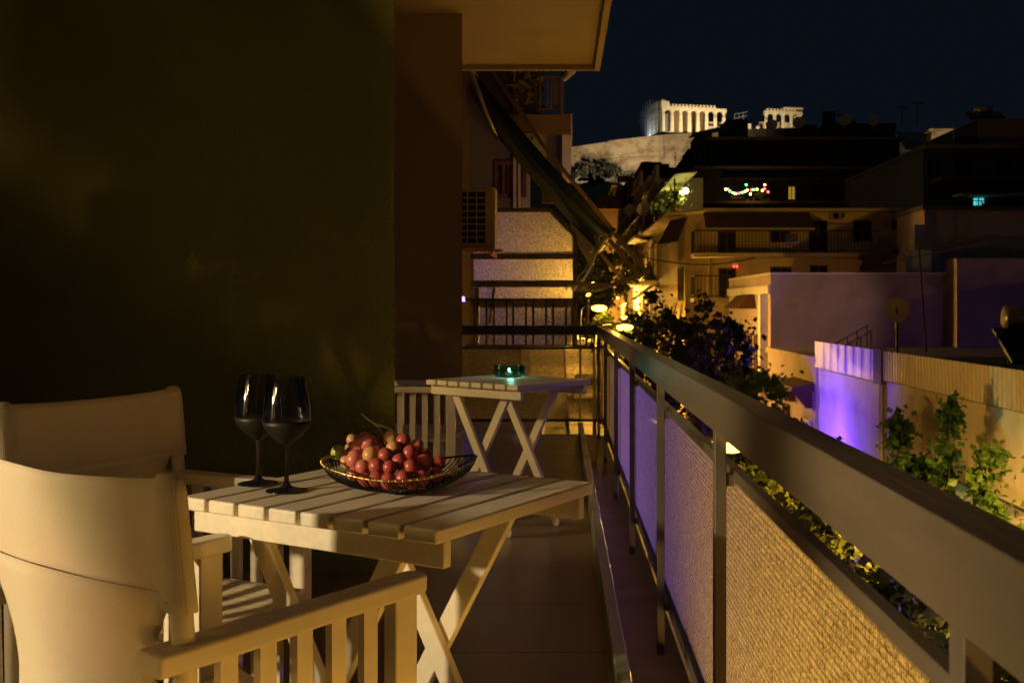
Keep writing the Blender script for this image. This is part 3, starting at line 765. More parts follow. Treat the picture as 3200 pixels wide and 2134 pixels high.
street_lamp(4.0, 75.0, 1.6, 15000, 'street lamp far up the street', 0.15)
street_lamp(3.4, 94.0, 3.0, 12000, 'street lamp added to brighten the upper end of the lit row', 0.15)  # extra lamp, added so the far facades come out brighter
street_lamp(4.2, 48.0, -1.1, 3200, 'street lamp added low behind the trees to brighten the yellow facades', 0.1)  # extra lamp tucked behind the trees to lift the yellow facades
street_lamp(5.0, 8.2, 0.5, 5200, 'street lamp below the balcony railing', 0.085, True)

# ------------------------------------------------------------------ trees
def leaf_cloud(m, clumps, n, size, rng, flat=0.0):
    for _ in range(n):
        c, rad = rng.choice(clumps)
        d = Vector((rng.gauss(0,1), rng.gauss(0,1), rng.gauss(0,1))).normalized() * rad * abs(rng.gauss(0, 0.72))
        p = c + d
        a = Vector((rng.gauss(0,1), rng.gauss(0,1), rng.gauss(0,0.7))).normalized()
        b = a.cross(Vector((rng.gauss(0,1), rng.gauss(0,1), rng.gauss(0,1)))).normalized()
        s = size * rng.uniform(0.6, 1.3); w = s*0.42
        fold = a.cross(b)*s*0.12
        o = len(m.v)
        m.v += [tuple(p - a*s*0.5), tuple(p - b*w + fold), tuple(p + a*s*0.5), tuple(p + b*w + fold)]
        m.f += [(o,o+1,o+2),(o,o+2,o+3)]
def tree(name, label, base, top, rx, ry, rz, nl, size, m, seed, nclump=26, group=None, cat='tree', trunk_r=0.12):
    """top: crown centre; rx ry rz: crown half sizes"""
    rng = random.Random(seed); base = Vector(base); top = Vector(top)
    e = empty(name, base, 0, label, cat, group)
    t = MB(); fork = base.lerp(top, 0.62) - base
    t.tube([(0,0,-0.2), tuple(fork*0.5+Vector((0.08,0.05,0))), tuple(fork)], [trunk_r, trunk_r*0.75, trunk_r*0.6], 8)
    clumps = []
    for i in range(nclump):
        while True:
            q = Vector((rng.uniform(-1,1), rng.uniform(-1,1), rng.uniform(-1,1)))
            if 0.25 < q.length < 1: break
        c = top + Vector((q.x*rx, q.y*ry, q.z*rz))
        clumps.append((c - base, rng.uniform(0.16, 0.40)*min(rx, ry, rz)))
    for c, rr in clumps[::2]:
        mid = fork.lerp(c, 0.5) + Vector((rng.uniform(-.1,.1), rng.uniform(-.1,.1), 0.1))
        t.tube([fork, mid, c], [trunk_r*0.4, trunk_r*0.25, trunk_r*0.08], 5)
    t.build('trunk', M['bark'], e, smooth=True)
    l = MB(); leaf_cloud(l, clumps, nl, size, rng); l.build('crown', m, e)
    return e
TG = 'street trees between the balcony and the opposite houses'
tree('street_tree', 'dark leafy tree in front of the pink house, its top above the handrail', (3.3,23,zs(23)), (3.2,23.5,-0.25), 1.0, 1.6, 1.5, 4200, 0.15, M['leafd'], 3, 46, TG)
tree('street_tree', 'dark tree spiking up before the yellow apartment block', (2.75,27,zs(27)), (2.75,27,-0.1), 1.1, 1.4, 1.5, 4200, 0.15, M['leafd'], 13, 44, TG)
tree('street_tree', 'purple-tinged tree beside the orange-lit low house', (4.2,19,zs(19)), (3.35,19.5,-0.95), 0.75, 1.5, 1.1, 4500, 0.13, M['leaf'], 5, 44, TG)
tree('street_tree', 'yellow-lit citrus tree seen under the handrail', (2.0,7.2,zs(7.2)), (2.0,8.0,-1.15), 0.9, 2.6, 0.95, 12000, 0.085, M['leaf2'], 7, 60, TG)
tree('street_tree', 'green leafy tree low behind the glass, nearest the viewer', (2.0,3.6,zs(3.6)), (1.75,4.2,-0.78), 0.6, 1.5, 0.75, 8000, 0.07, M['leaf2'], 8, 46, TG)
tree('street_tree', 'bright yellow-green tree right below the nearer upper lamp', (2.2,34,zs(34)), (2.35,34,-0.25), 0.9, 1.4, 0.85, 2600, 0.18, M['leaf2'], 9, 24, TG)
tree('street_tree', 'glowing yellow tree under the farthest street lamp', (1.9,49,zs(49)), (1.95,49.5,-0.1), 0.85, 1.6, 1.0, 2600, 0.22, M['leaf2'], 10, 24, TG)
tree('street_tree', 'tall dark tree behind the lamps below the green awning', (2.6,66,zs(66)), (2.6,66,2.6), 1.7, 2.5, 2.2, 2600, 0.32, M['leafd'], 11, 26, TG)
tree('street_tree', 'dark tree by the tan awnings of the yellow row', (3.4,44,zs(44)), (3.4,44,0.0), 0.9, 1.5, 0.9, 1800, 0.22, M['leaf'], 12, 20, TG)

# ------------------------------------------------------------------ generic facade pieces
def window(parent, x0, x1, y, z0, z1, m=None, fr=0.06, frm=None, face='y', name='window'):
    """recessed dark opening with a frame; face 'y' looks towards the viewer, 'x' looks across the street"""
    m = m or M['pane']; frm = frm or M['shutter']
    if face == 'y':
        f = MB(); f.box(x0-fr, x0, y-0.06, y+0.02, z0-fr, z1+fr); f.box(x1, x1+fr, y-0.06, y+0.02, z0-fr, z1+fr)
        f.box(x0, x1, y-0.06, y+0.02, z0-fr, z0); f.box(x0, x1, y-0.06, y+0.02, z1, z1+fr); f.box((x0+x1)/2-0.025, (x0+x1)/2+0.025, y-0.045, y-0.012, z0, z1)
        w = f.build(name, frm, parent)
        MB().box(x0, x1, y-0.011, y+0.02, z0, z1).build('pane', m, w)
    else:
        f = MB(); f.box(y-0.06, y+0.02, x0-fr, x0, z0-fr, z1+fr); f.box(y-0.06, y+0.02, x1, x1+fr, z0-fr, z1+fr)
        f.box(y-0.06, y+0.02, x0, x1, z0-fr, z0); f.box(y-0.06, y+0.02, x0, x1, z1, z1+fr); f.box(y-0.045, y-0.012, (x0+x1)/2-0.025, (x0+x1)/2+0.025, z0, z1)
        w = f.build(name, frm, parent)
        MB().box(y-0.011, y+0.02, x0, x1, z0, z1).build('pane', m, w)
    return w
def balcony(parent, x0, x1, y0, y1, z, m, h=0.95, bars=True, step=0.14, solid=None, sides='fl'):
    """slab with a barred railing on its front (low y) and street (low x) sides"""
    s = MB().box(x0, x1, y0, y1, z-0.16, z).build('balcony_slab', m, parent)
    b = MB()
    if 'f' in sides:
        b.box(x0, x1, y0+0.02, y0+0.06, z+h-0.05, z+h); b.box(x0, x1, y0+0.03, y0+0.05, z+0.08, z+0.11)
        n = max(2, int((x1-x0)/step))
        for i in range(n+1):
            x = x0 + (x1-x0-0.02)*i/n; b.box(x, x+0.02, y0+0.03, y0+0.05, z+0.002, z+h-0.05)
    if 'l' in sides:
        b.box(x0+0.02, x0+0.06, y0+0.06, y1, z+h-0.05, z+h); b.box(x0+0.03, x0+0.05, y0+0.06, y1, z+0.08, z+0.11)
        n = max(2, int((y1-y0)/step))
        for i in range(1, n+1):
            y = y0 + (y1-y0-0.02)*i/n; b.box(x0+0.03, x0+0.05, y, y+0.02, z+0.002, z+h-0.05)
    b.build('balcony_railing', M['iron'], s)
    return s
def awning(parent, pts, m, name='awning', th=0.03):
    """four corners: wall left, wall right, front right, front left"""
    a, b, c, d = [Vector(p) for p in pts]; n = (b-a).cross(d-a).normalized()*th
    MB().hexa([a,b,c,d], [a+n,b+n,c+n,d+n]).build(name, m, parent)
def dish(parent, c, r, nrm):
    d = MB(); nrm = Vector(nrm).normalized()
    a = nrm.cross(Vector((0,0,1))).normalized(); b = a.cross(nrm); rows = 5; n = 20; o = 0
    for i in range(rows+1):
        q = i/rows
        for k in range(n):
            t = 2*math.pi*k/n
            d.v.append(tuple(Vector(c) + (a*math.cos(t)+b*math.sin(t))*r*q + nrm*(0.22*r*q*q)))
    for i in range(rows):
        for k in range(n):
            l = (k+1) % n; d.f.append((i*n+k, i*n+l, (i+1)*n+l, (i+1)*n+k))
    d.tube([Vector(c), Vector(c)+nrm*r*0.9], 0.02, 5); d.tube([Vector(c), Vector(c)+Vector((0,0.1,-r*1.6))], 0.03, 6)
    d.build('satellite_dish', M['dish'], parent, smooth=True)

# ------------------------------------------------------------------ low white building with sheet-metal parapet (opposite)
XF = 6.0
h = empty('low_white_building', (XF, 13, zs(13)), 0, 'low white building opposite with a ribbed sheet-metal parapet and blue-lit hoarding', 'building')
hb = MB(); o = Vector((XF, 13, zs(13)))
def rel(mb, off): 
    mb.v = [tuple(Vector(p)-off) for p in mb.v]; return mb
rel(hb.box(XF+0.06, 15.5, 8.0, 24.8, zs(18)-1, -0.30), o).build('wall', M['white_wall'], h)
rel(MB().box(XF+0.07, 15.5, 8.0, 24.79, -0.299, -0.10), o).build('roof', M['roof'], h)
def ribbed(y0, y1, z0, z1, x, pitch, depth):
    m = MB(); n = int((y1-y0)/pitch); prof = [(0,0),(0.42,0),(0.52,-depth),(0.90,-depth),(1.0,0)]
    pts = []
    for i in range(n):
        for (a, d) in prof[:-1]: pts.append((y0+pitch*(i+a), x+d))
    pts.append((y0+pitch*n, x))
    for (y, xx) in pts: m.v += [(xx,y,z0),(xx,y,z1)]
    for i in range(len(pts)-1): m.f.append((2*i, 2*i+1, 2*i+3, 2*i+2))
    k = len(m.v)
    m.box(x+0.006, x+0.05, y0, y1, z0+0.002, z1-0.002)
    return m
rel(ribbed(8.0, 19.55, -0.27, 0.27, XF, 0.15, 0.025), o).build('ribbed_parapet', M['sheet'], h)
rel(ribbed(20.05, 24.8, -0.33, 0.27, XF-0.02, 0.6, 0.01), o).build('ribbed_parapet', M['sheet'], h)
rel(MB().box(XF-0.06, XF+0.05, 19.56, 20.04, -0.36, 0.30), o).build('pilaster', M['grey_wall'], h)
rel(ribbed(19.7, 24.3, zs(20), -0.345, XF-0.03, 0.11, 0.02), o).build('hoarding', M['sheet'], h)
rel(MB().box(XF-0.02, XF+0.04, 13.6, 17.6, -1.55, -1.53), o).build('cable', M['iron'], h)
# things on its roof
sh = empty('solar_water_heater', (10.2,21.5,-0.1), 0, 'dark solar water heater on the low flat roof', 'water heater')
MB().tube([(-1.0,0.3,0.95),(0.5,0.3,0.95)], 0.26, 14).build('tank', M['tank'], sh, smooth=True)
MB().hexa([(-1.3,-0.7,0.05),(1.1,-0.7,0.05),(1.1,0.25,0.68),(-1.3,0.25,0.68)], [(-1.3,-0.72,0.12),(1.1,-0.72,0.12),(1.1,0.22,0.75),(-1.3,0.22,0.75)]).build('panel', M['panel'], sh)
for x in (-0.9, 0.4): MB().tube([(x,0.35,0.0),(x,0.35,0.75)], 0.03, 6).build('leg', M['dark_steel'], sh)
ds = empty('roof_antenna', (6.9+0.6,23.5,-0.1), 0, 'round dish on a post on the low flat roof', 'antenna')
MB().tube([(0,0,0),(0,0,1.1)], 0.03, 6).build('mast', M['iron'], ds); dish(ds, (0,0,1.1), 0.28, (-0.5,-1,0.2))
mp = empty('roof_mast', (9.6,27.5,-1.0), 0, 'thin aerial mast with wires above the purple wall', 'antenna')
MB().tube([(0,0,0),(-0.25,0,3.6)], 0.025, 6).build('mast', M['iron'], mp); MB().tube([(-1.2,0,3.2),(1.6,0,3.75)], 0.018, 5).build('crossbar', M['tank'], mp)

# blue flood lamp at the hoarding and coloured lamps along the street, some only added for tint
def flood(loc, aim, energy, col, label, size=120, rad=0.06, ecol=None, blend=0.8, k=1.0):
    e = empty('flood_light', loc, 0, label, 'flood light')
    d = (Vector(aim)-Vector(loc)).normalized()
    b = MB(); b.bar(-d*(0.015+0.085*k), -d*0.015, 0.24*k, 0.17*k); b.build('housing', M['dark_steel'], e)
    MB().bar(-d*0.014, -d*0.006, 0.20*k, 0.13*k).build('lens', emit('lens_'+label[:6], ecol or col, 6.0), e)
    lamp('flood_beam', 'SPOT', (0,0,0), energy, col, e, radius=rad, aim=Vector(aim)-Vector(loc), spot=size, blend=blend)
    return e
flood((4.5,22.0,-2.9), (6.0,22.3,-1.2), 1700, (0.17,0.06,1.0), 'blue LED flood light at the foot of the ribbed hoarding', 130)
flood((5.2,26.6,-3.2), (6.0,27.0,-1.4), 140, (1.0,0.42,0.12), 'orange flood light at the foot of the low house', 120)
flood((5.9,7.6,-0.5), (0.37,5.2,0.6), 850, (0.36,0.19,1.0), 'violet LED flood light on the opposite wall aimed at the balcony', 52)  # added light, colours the railing glass violet from outside
flood((1.45,1.15,-0.95), (0.372,1.55,0.2), 340, (1.0,0.52,0.08), 'amber flood light below the near railing panels', 88, 0.45, blend=0.6)  # added light out of view, turns the near panes gold
flood((5.2,14.2,-3.6), (5.9,15.2,-1.4), 90, (1.0,0.62,0.30), 'warm flood light behind the climbing plants', 130)
flood((4.3,12.9,-3.6), (5.3,13.9,-2.6), 170, (0.40,1.0,0.45), 'green flood light under the climbing plants', 130)

# climbing plants against the wall
rng = random.Random(21)
def vine(label, y, x, z0, z1, n, seed, sway=0.3, spread=0.42):
    rng = random.Random(seed); e = empty('climbing_plant', (x, y, z0), 0, label, 'plant', 'climbing plants against the white wall')
    H = z1-z0; pts = []
    for i in range(9):
        f = i/8; pts.append(Vector((rng.uniform(-.05,.05)*f, sway*math.sin(f*2.2+seed)*f, H*f)))
    MB().tube(pts, [0.03*(1-0.8*i/8) for i in range(9)], 6).build('stem', M['bark'], e, smooth=True)
    cl = []
    for i in range(38):
        f = rng.random()**0.7; k = min(7, int(f*8)); c = pts[k].lerp(pts[k+1], f*8-k if f*8-k < 1 else 1)
        w = spread*(1.25 - f)
        cl.append((c + Vector((rng.uniform(-w,w), rng.uniform(-w,w)*1.3, rng.uniform(-.1,.1))), rng.uniform(0.10,0.22)))
    l = MB(); leaf_cloud(l, cl, int(n*3.2), 0.12, rng); l.build('leaves', M['leaf3'], e)
for a in (('tallest climbing plant, its tip reaching up the middle of the white wall', 14.2, 5.25, -4.6, -0.25, 900, 1),
          ('climbing plant with a spire just right of the blue hoarding', 16.4, 5.2, -4.6, -0.62, 800, 2),
          ('arching climbing plant, right of the tallest one', 13.3, 5.2, -4.6, -0.65, 700, 3, 0.5),
          ('low dense climbing plant above the handrail at the right', 12.9, 5.1, -4.6, -1.5, 900, 4, 0.3, 0.45),
          ('bushy climbing plant in front of the tallest one', 14.9, 5.0, -4.6, -1.15, 1300, 5, 0.2, 0.55),
          ('small green climbing plant at the right edge of the picture', 11.9, 5.2, -4.6, -1.55, 700, 6, 0.3, 0.3),
          ('blue-lit bush at the foot of the hoarding', 20.0, 5.1, -4.6, -1.55, 900, 7, 0.3, 0.6)):
    vine(*a)

# ------------------------------------------------------------------ small orange-lit house with bracketed canopy
oh = empty('low_neoclassical_house', (XF,27,zs(27)), 0, 'low orange-lit house with a bracketed canopy beside the hoarding', 'house')
o = Vector((XF,27,zs(27)))
rel(MB().box(XF+0.02, 13, 24.82, 30.6, zs(27)-1, -0.25), o).build('wall', M['pink_wall'], oh)
rel(MB().box(XF-0.03, 13.0, 24.82, 30.6, -0.249, -0.10), o).build('cornice', M['pink_wall'], oh)
cn = rel(MB().hexa([(XF-0.55,25.0,-0.93),(XF+0.02,25.0,-0.93),(XF+0.02,27.2,-0.93),(XF-0.55,27.2,-0.93)], [(XF-0.5,25.0,-0.84),(XF+0.02,25.0,-0.72),(XF+0.02,27.2,-0.72),(XF-0.5,27.2,-0.84)]), o).build('canopy', M['shutter'], oh)
for y in (25.2, 27.0): rel(MB().hexa([(XF-0.12,y,-1.35),(XF+0.02,y,-1.35),(XF+0.02,y+0.1,-1.35),(XF-0.12,y+0.1,-1.35)], [(XF-0.45,y,-0.935),(XF+0.02,y,-0.935),(XF+0.02,y+0.1,-0.935),(XF-0.45,y+0.1,-0.935)]), o).build('bracket', M['shutter'], cn)
def relwin(parent, o, *a, **k):
    w = window(parent, *a, **k)
    for q in [w] + list(w.children):
        q.data.transform(Matrix.Translation(-o))
    return w
relwin(oh, o, 25.3, 26.1, XF, -3.6, -1.7, face='x', frm=M['white_wall']); relwin(oh, o, 27.7, 28.2, XF, -3.4, -1.55, face='x')
relwin(oh, o, 28.0, 28.4, XF, -1.35, -1.05, face='x')

# ------------------------------------------------------------------ purple-lit house with blank party wall
ph = empty('pink_house', (XF,34.5,zs(34)), 0, 'pink two-storey house with a blank purple-shadowed party wall', 'house')
o = Vector((XF,34.5,zs(34))); PY = 31.0
rel(MB().box(6.18, 12.5, PY, 38.6, zs(34)-1, 2.02), o).build('wall', M['pink_wall'], ph)
rel(MB().box(6.16, 12.5, PY-0.02, 38.62, 2.021, 2.07), o).build('coping', M['white_wall'], ph)
rel(MB().box(6.10, 6.179, PY, 38.6, 1.45, 1.70), o).build('cornice', M['white_wall'], ph)
rel(MB().box(5.95, 6.179, 31.4, 31.75, zs(34), 1.44), o).build('pilaster', M['white_wall'], ph)
rel(MB().hexa([(5.6,33.2,1.0),(6.179,33.2,1.0),(6.179,36.2,1.0),(5.6,36.2,1.0)], [(6.0,33.5,1.44),(6.179,33.5,1.44),(6.179,35.9,1.44),(6.0,35.9,1.44)]), o).build('pediment', M['shutter'], ph)
for a in ((33.0,33.35),(34.0,35.2),(36.9,37.3)): relwin(ph, o, a[0], a[1], 6.18, -1.7, 0.15, face='x', m=M['shutter'])
bs = rel(MB().box(5.6, 6.179, 32.6, 37.6, -2.15, -1.98), o).build('balcony_slab', M['white_wall'], ph)
br = MB(); br.box(5.62,5.66,32.6,37.6,-1.15,-1.1)
for i in range(26): br.box(5.63,5.65,32.6+0.19*i,32.62+0.19*i,-1.98,-1.15)
rel(br, o).build('balcony_railing', M['iron'], bs)
rel(MB().box(11.35, 14.5, 30.2, PY-0.01, zs(30), 2.45), o).build('side_wing', M['pink_wall'], ph)
stair = MB()
for i in range(9): stair.box(6.4+0.28*i, 6.68+0.28*i, PY-0.9, PY-0.02, -1.9, -1.55+0.16*i)
rel(stair, o).build('outside_stair', M['dark_wall'], ph)
sr = MB()
for i in range(9): sr.box(6.5+0.28*i, 6.53+0.28*i, PY-0.88, PY-0.85, -1.55+0.16*i, -0.75+0.16*i)
sr.bar((6.5,PY-0.865,-0.75),(8.8,PY-0.865,0.55),0.03,0.03)
rel(sr, o).build('stair_railing', M['iron'], ph)
rel(MB().box(7.0, 7.5, 30.5, 30.9, 0, 0.01), o)
flood((4.5,20.5,2.4), (7.2,31,0.9), 620, (1.0,0.55,0.45), 'rosy flood light over the street aimed at the party wall', 26, 0.05, blend=0.7)  # added light for the pinkish left part of the blank wall
flood((12.5,23,-0.05), (10.5,31,0.6), 75, (0.36,0.10,0.9), 'violet flood light on the low roof aimed at the party wall', 90, 0.1)  # added light out of view, purples the right part of the blank wall
# terrace parapet and chimney above the party wall
cm = empty('roof_chimney', (11.2,33,2.07), 0, 'small white chimney block standing on the party wall roof', 'chimney')
MB().box(-0.30,0.30,-0.3,0.3,0,0.75).build('stack', M['white_wall'], cm); MB().box(-0.17,0.17,-0.17,0.17,0.751,1.55).build('flue', M['tank'], cm)
rt = empty('rooftop_shed', (15.2,38,1.5), 0, 'pale rooftop shed above the purple wall', 'shed')
MB().box(-2.6,2.6,-1.5,1.5,0,2.9).build('wall', M['pink_wall'], rt); MB().box(-2.7,2.7,-1.6,1.6,2.901,3.05).build('roof', M['grey_wall'], rt)

# ------------------------------------------------------------------ yellow apartment block across the end of the low houses
def S2(zx, zy): return (1850+zx/3.136, 550+zy/3.136)
YA = 45.0
def ax(u): return (u-U0)*YA/FPX
def az(v): return EYE-(v-V0)*YA/FPX
ya = empty('yellow_apartment_block', (6,45,zs(45)), 0, 'yellow apartment block with a long dark awning and barred balconies', 'building')
o = Vector((6,45,zs(45)))
ZR = az(656)
w = MB(); w.box(7.0, 15.4, YA, 60, zs(45)-1, ZR-0.12)
# chamfered street corner
w.hexa([(5.5,46.4,zs(45)-1),(6.999,45.001,zs(45)-1),(6.999,60,zs(45)-1),(5.5,60,zs(45)-1)], [(5.5,46.4,ZR-0.12),(6.999,45.001,ZR-0.12),(6.999,60,ZR-0.12),(5.5,60,ZR-0.12)])
rel(w, o).build('wall', M['yellow_wall'], ya)
rf = MB(); rf.hexa([(4.6,45.9,ZR-0.119),(6.0,44.2,ZR-0.119),(15.6,44.2,ZR-0.119),(15.6,60,ZR-0.119)], [(4.6,45.9,ZR),(6.0,44.2,ZR),(15.6,44.2,ZR),(15.6,60,ZR)])
rf.hexa([(4.6,45.9,ZR-0.1),(15.59,59.9,ZR-0.1),(15.0,60,ZR-0.1),(4.6,60,ZR-0.1)], [(4.6,45.9,ZR-0.002),(15.59,59.9,ZR-0.002),(15.0,60,ZR-0.002),(4.6,60,ZR-0.002)])
rel(rf, o).build('roof_slab', M['cream_wall'], ya)
a = [(6.1,YA-0.05,az(662)),(ax(2526),YA-0.05,az(662)),(ax(2526),YA-1.1,az(716)-0.05),(6.05,YA-1.1,az(716)-0.05)]
rel_pts = [Vector(p)-o for p in a]; awning(ya, rel_pts, M['awning_brown'])
rel(MB().box(6.05, ax(2526), YA-1.13, YA-1.10, az(722)-0.06, az(716)-0.03), o).build('awning_valance', M['awning_tan'], ya)
a = [(5.6,46.3,az(672)),(5.0,47.8,az(675)),(4.4,47.4,az(755)),(5.1,45.8,az(752))]
awning(ya, [Vector(p)-o for p in a], M['awning_brown'])
for (u0,u1,v0,v1) in ((2247,2295,728,789),(2411,2465,725,754),(2531,2580,695,782),(2670,2719,694,750),(2790,2842,692,713)):
    relwin(ya, o, ax(u0), ax(u1), YA, az(v1), az(v0), m=M['void'])
for (u0,u1,v0,v1) in ((2249,2295,842,920),(2411,2468,838,852),(2535,2581,834,856),(2690,2740,834,856)):
    relwin(ya, o, ax(u0), ax(u1), YA, az(v1), az(v0), m=M['void'])
def relbal(parent, o, *a, **k):
    s = balcony(parent, *a, **k)
    for q in [s] + list(s.children): q.data.transform(Matrix.Translation(-o))
    return s
relbal(ya, o, 5.55, ax(2720), YA-1.25, YA-0.005, az(795), M['cream_wall'])
relbal(ya, o, 5.55, ax(2268), YA-1.25, YA-0.005, az(932), M['cream_wall'])
for (y0, y1, zz) in ((47.0,47.5,az(870)),(48.2,48.8,az(870))): relwin(ya, o, y0, y1, 5.5, zz-0.9, zz+0.5, face='x', m=M['void'])
ac = MB(); ac.box(ax(2588), ax(2622), YA-0.35, YA-0.02, az(688), az(666)); rel(ac, o).build('air_conditioner', M['tank'], ya)
rel(MB().disc((ax(2605), YA-0.36, az(677)), 0.12, (0,1,0)), o).build('fan', M['void'], ya)
rel(MB().tube([(ax(2215),YA-0.05,az(800)),(ax(2215),YA-0.05,az(935))],0.05,6), o).build('drainpipe', M['yellow_wall'], ya)
rel(MB().box(ax(2337),ax(2347),YA-0.08,YA-0.005,az(925),az(800)), o).build('pilaster', M['cream_wall'], ya)
al = empty('alarm_light', (ax(2296),YA-0.12,az(832)), 0, 'tiny red light on the yellow wall by the lower door', 'light')
MB().box(-0.14,0.14,-0.05,0.1,0,0.2).build('box', M['white_wall'], al); MB().ball((0.06,-0.07,-0.02),0.035,8,6).build('bulb', emit('red_led',(1.0,0.05,0.03),9.0), al); MB().ball((-0.06,-0.07,-0.02),0.035,8,6).build('bulb', emit('red_led2',(1.0,0.05,0.03),7.0), al)

# ------------------------------------------------------------------ row of lit facades farther up the street
def row_house(name, label, y0, y1, x, ztop, m, seed, floors, pod=True):
    rng = random.Random(seed); zg = zs((y0+y1)/2); o = Vector((x, (y0+y1)/2, zg))
    e = empty(name, o, 0, label, 'building', 'lit street facades climbing to the hill')
    rel(MB().box(x, x+2.6, y0, y1, zg-1, ztop), o).build('wall', m, e)
    rel(MB().box(x-0.18, x+2.6, y0-0.02, y1-0.01, ztop+0.001, ztop+0.18), o).build('cornice', M['cream_wall'], e)
    if pod:
        n = int((y1-y0)/1.6)
        for i in range(n):
            if i % 3 != 2: rel(MB().box(x-0.1, x+0.1, y0+0.1+1.6*i, y0+1.35+1.6*i, ztop+0.181, ztop+0.95), o).build('parapet_block', M['cream_wall'], e)
    fh = (ztop-zg-0.6)/floors
    for f in range(floors):
        z = zg+0.6+fh*f
        n = max(2, int((y1-y0)/2.6))
        for i in range(n):
            yc = y0+(y1-y0)*(i+0.5)/n
            relwin(e, o, yc-0.5, yc+0.5, x, z+0.35, z+fh*0.74, face='x', m=rng.choice([M['void'], M['shutter'], M['void']]), frm=M['cream_wall'])
        if f > 0:
            b0 = y0 + rng.uniform(0.2,1.0); b1 = y1 - rng.uniform(0.2,1.2)
            s = relbal(e, o, x-1.05, x-0.002, b0, b1, z, M['cream_wall'], step=0.2)
            if rng.random() < 0.75:
                yy0 = rng.uniform(b0, (b0+b1)/2-0.5); yy1 = yy0 + (b1-b0)*0.45
                pts = [(x-0.02,yy0,z-0.2),(x-0.02,yy1,z-0.2),(x-1.25,yy1,z-1.1),(x-1.25,yy0,z-1.1)]
                awning(e, [Vector(p)-o for p in pts], rng.choice([M['awning_tan'], M['awning_tan'], M['green_awning']]))
            for q in range(3):
                yq = rng.uniform(b0+0.2, b1-0.2)
                l = MB(); leaf_cloud(l, [(Vector((x-0.85,yq,z+0.55))-o, 0.35)], 60, 0.2, rng); l.build('potted_plant', M['leaf'], e)
    dish(e, Vector((x-0.75, y0+0.5, zg+0.6+fh*(floors-1)+1.3))-o, 0.42, (-0.6,-1,0.3))
    return e
row_house('street_house', 'yellow-lit house with balconies just left of the apartment block corner', 60.5, 71.5, 5.6, 8.2, M['yellow_wall'], 2, 4)
row_house('street_house', 'cream house with block parapet halfway along the lit row', 71.7, 88, 5.55, 9.3, M['cream_wall'], 5, 4)
row_house('street_house', 'farthest pale house of the lit row', 88.3, 110, 5.5, 9.2, M['cream_wall'], 9, 4)
row_house('street_house', 'dim house at the top end of the street', 111, 140, 5.6, 13.5, M['brown_wall'], 12, 4, False)
# tan blinds hanging low on the corner
bl = empty('hanging_blind', (4.5,50.5,1.0), 0, 'tan fabric blinds hanging beside the dark trees', 'awning')
awning(bl, [(0.9,-1.5,0.2),(0.9,1.6,0.2),(-0.1,1.6,-2.4),(-0.1,-1.5,-2.4)], M['awning_tan'])

# terrace with three bright bulbs on the row's roof
M['leaf_canopy'] = mat('green_canopy_cloth', (0.20,0.22,0.07), 0.9, 0.15, 2.0)
tr = empty('roof_terrace_canopy', (6.4,54.5,ZR), 0, 'green-glowing terrace canopy with hanging bulbs above the lit row', 'canopy')
MB().hexa([(-1.1,-6.0,1.95),(-0.1,-6.0,2.05),(-0.1,9,2.05),(-1.1,9,1.95)], [(-1.1,-6.0,2.0),(-0.1,-6.0,2.1),(-0.1,9,2.1),(-1.1,9,2.0)]).build('canopy', M['leaf_canopy'], tr)
for y in (-4.8, 0, 4.8): MB().tube([(-1.0,y,0),(-1.0,y,1.9)], 0.05, 6).build('post', M['iron'], tr)
M['bulb'] = emit('warm_bulb', (1.0,0.80,0.30), 45.0)
for i, (u, v, y) in enumerate(((2098,617,55.0),(2125,608,51.9),(2143,597,49.8))):
    p = pt(u, v, y); b = empty('hanging_bulb', p, 0, ('lowest','middle','topmost')[i]+' of the three bright bulbs on the roof terrace', 'bulb', 'terrace bulbs')
    MB().ball((0,0,0), 0.13, 12, 8).build('glass', M['bulb'], b, smooth=True); MB().tube([(0,0,0.12),(0,0,0.6)], 0.012, 5).build('cord', M['iron'], b)
    lamp('bulb_light', 'POINT', (-0.2,-0.1,-0.2), 60, (1.0,0.72,0.22), b, radius=0.1)
for i in range(5):
    rng = random.Random(50+i); e = empty('terrace_plant', (5.45,49.5+2.1*i,ZR), 0, ('first','second','third','fourth','fifth')[i]+' potted plant from the near end of the roof terrace', 'plant', 'plants on the roof terrace')
    MB().lathe([(0.0,0),(0.18,0),(0.25,0.4),(0.0,0.4)], 10).build('pot', M['terracotta'], e, smooth=True)
    l = MB(); leaf_cloud(l, [(Vector((0,0,0.9)),0.5),(Vector((0.1,0.2,1.2)),0.4)], 120, 0.22, rng); l.build('foliage', M['leaf2'], e)

# ------------------------------------------------------------------ dark terraced block behind
YD = 70.0
def dx(u): return (u-U0)*YD/FPX
def dz(v): return EYE-(v-V0)*YD/FPX
db = empty('dark_terraced_block', (16,70,zs(70)), 0, 'dark stepped apartment block with roof clutter below the temple', 'building')
o = Vector((16,70,zs(70)))
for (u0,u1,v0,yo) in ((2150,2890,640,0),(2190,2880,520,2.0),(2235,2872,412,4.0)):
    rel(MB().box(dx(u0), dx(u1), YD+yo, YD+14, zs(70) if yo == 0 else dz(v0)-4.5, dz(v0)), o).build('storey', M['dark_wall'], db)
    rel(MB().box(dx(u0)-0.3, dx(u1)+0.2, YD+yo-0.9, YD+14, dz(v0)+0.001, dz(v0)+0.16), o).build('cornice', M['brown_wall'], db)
for (u0,u1,v0,v1,yo) in ((2600,2645,457,510,4),(2718,2762,447,505,4),(2420,2450,460,515,4),(2300,2340,560,612,2),(2560,2600,565,612,2),(2720,2770,570,620,2)):
    relwin(db, o, dx(u0), dx(u1), YD+yo, dz(v1), dz(v0), m=M['void'])
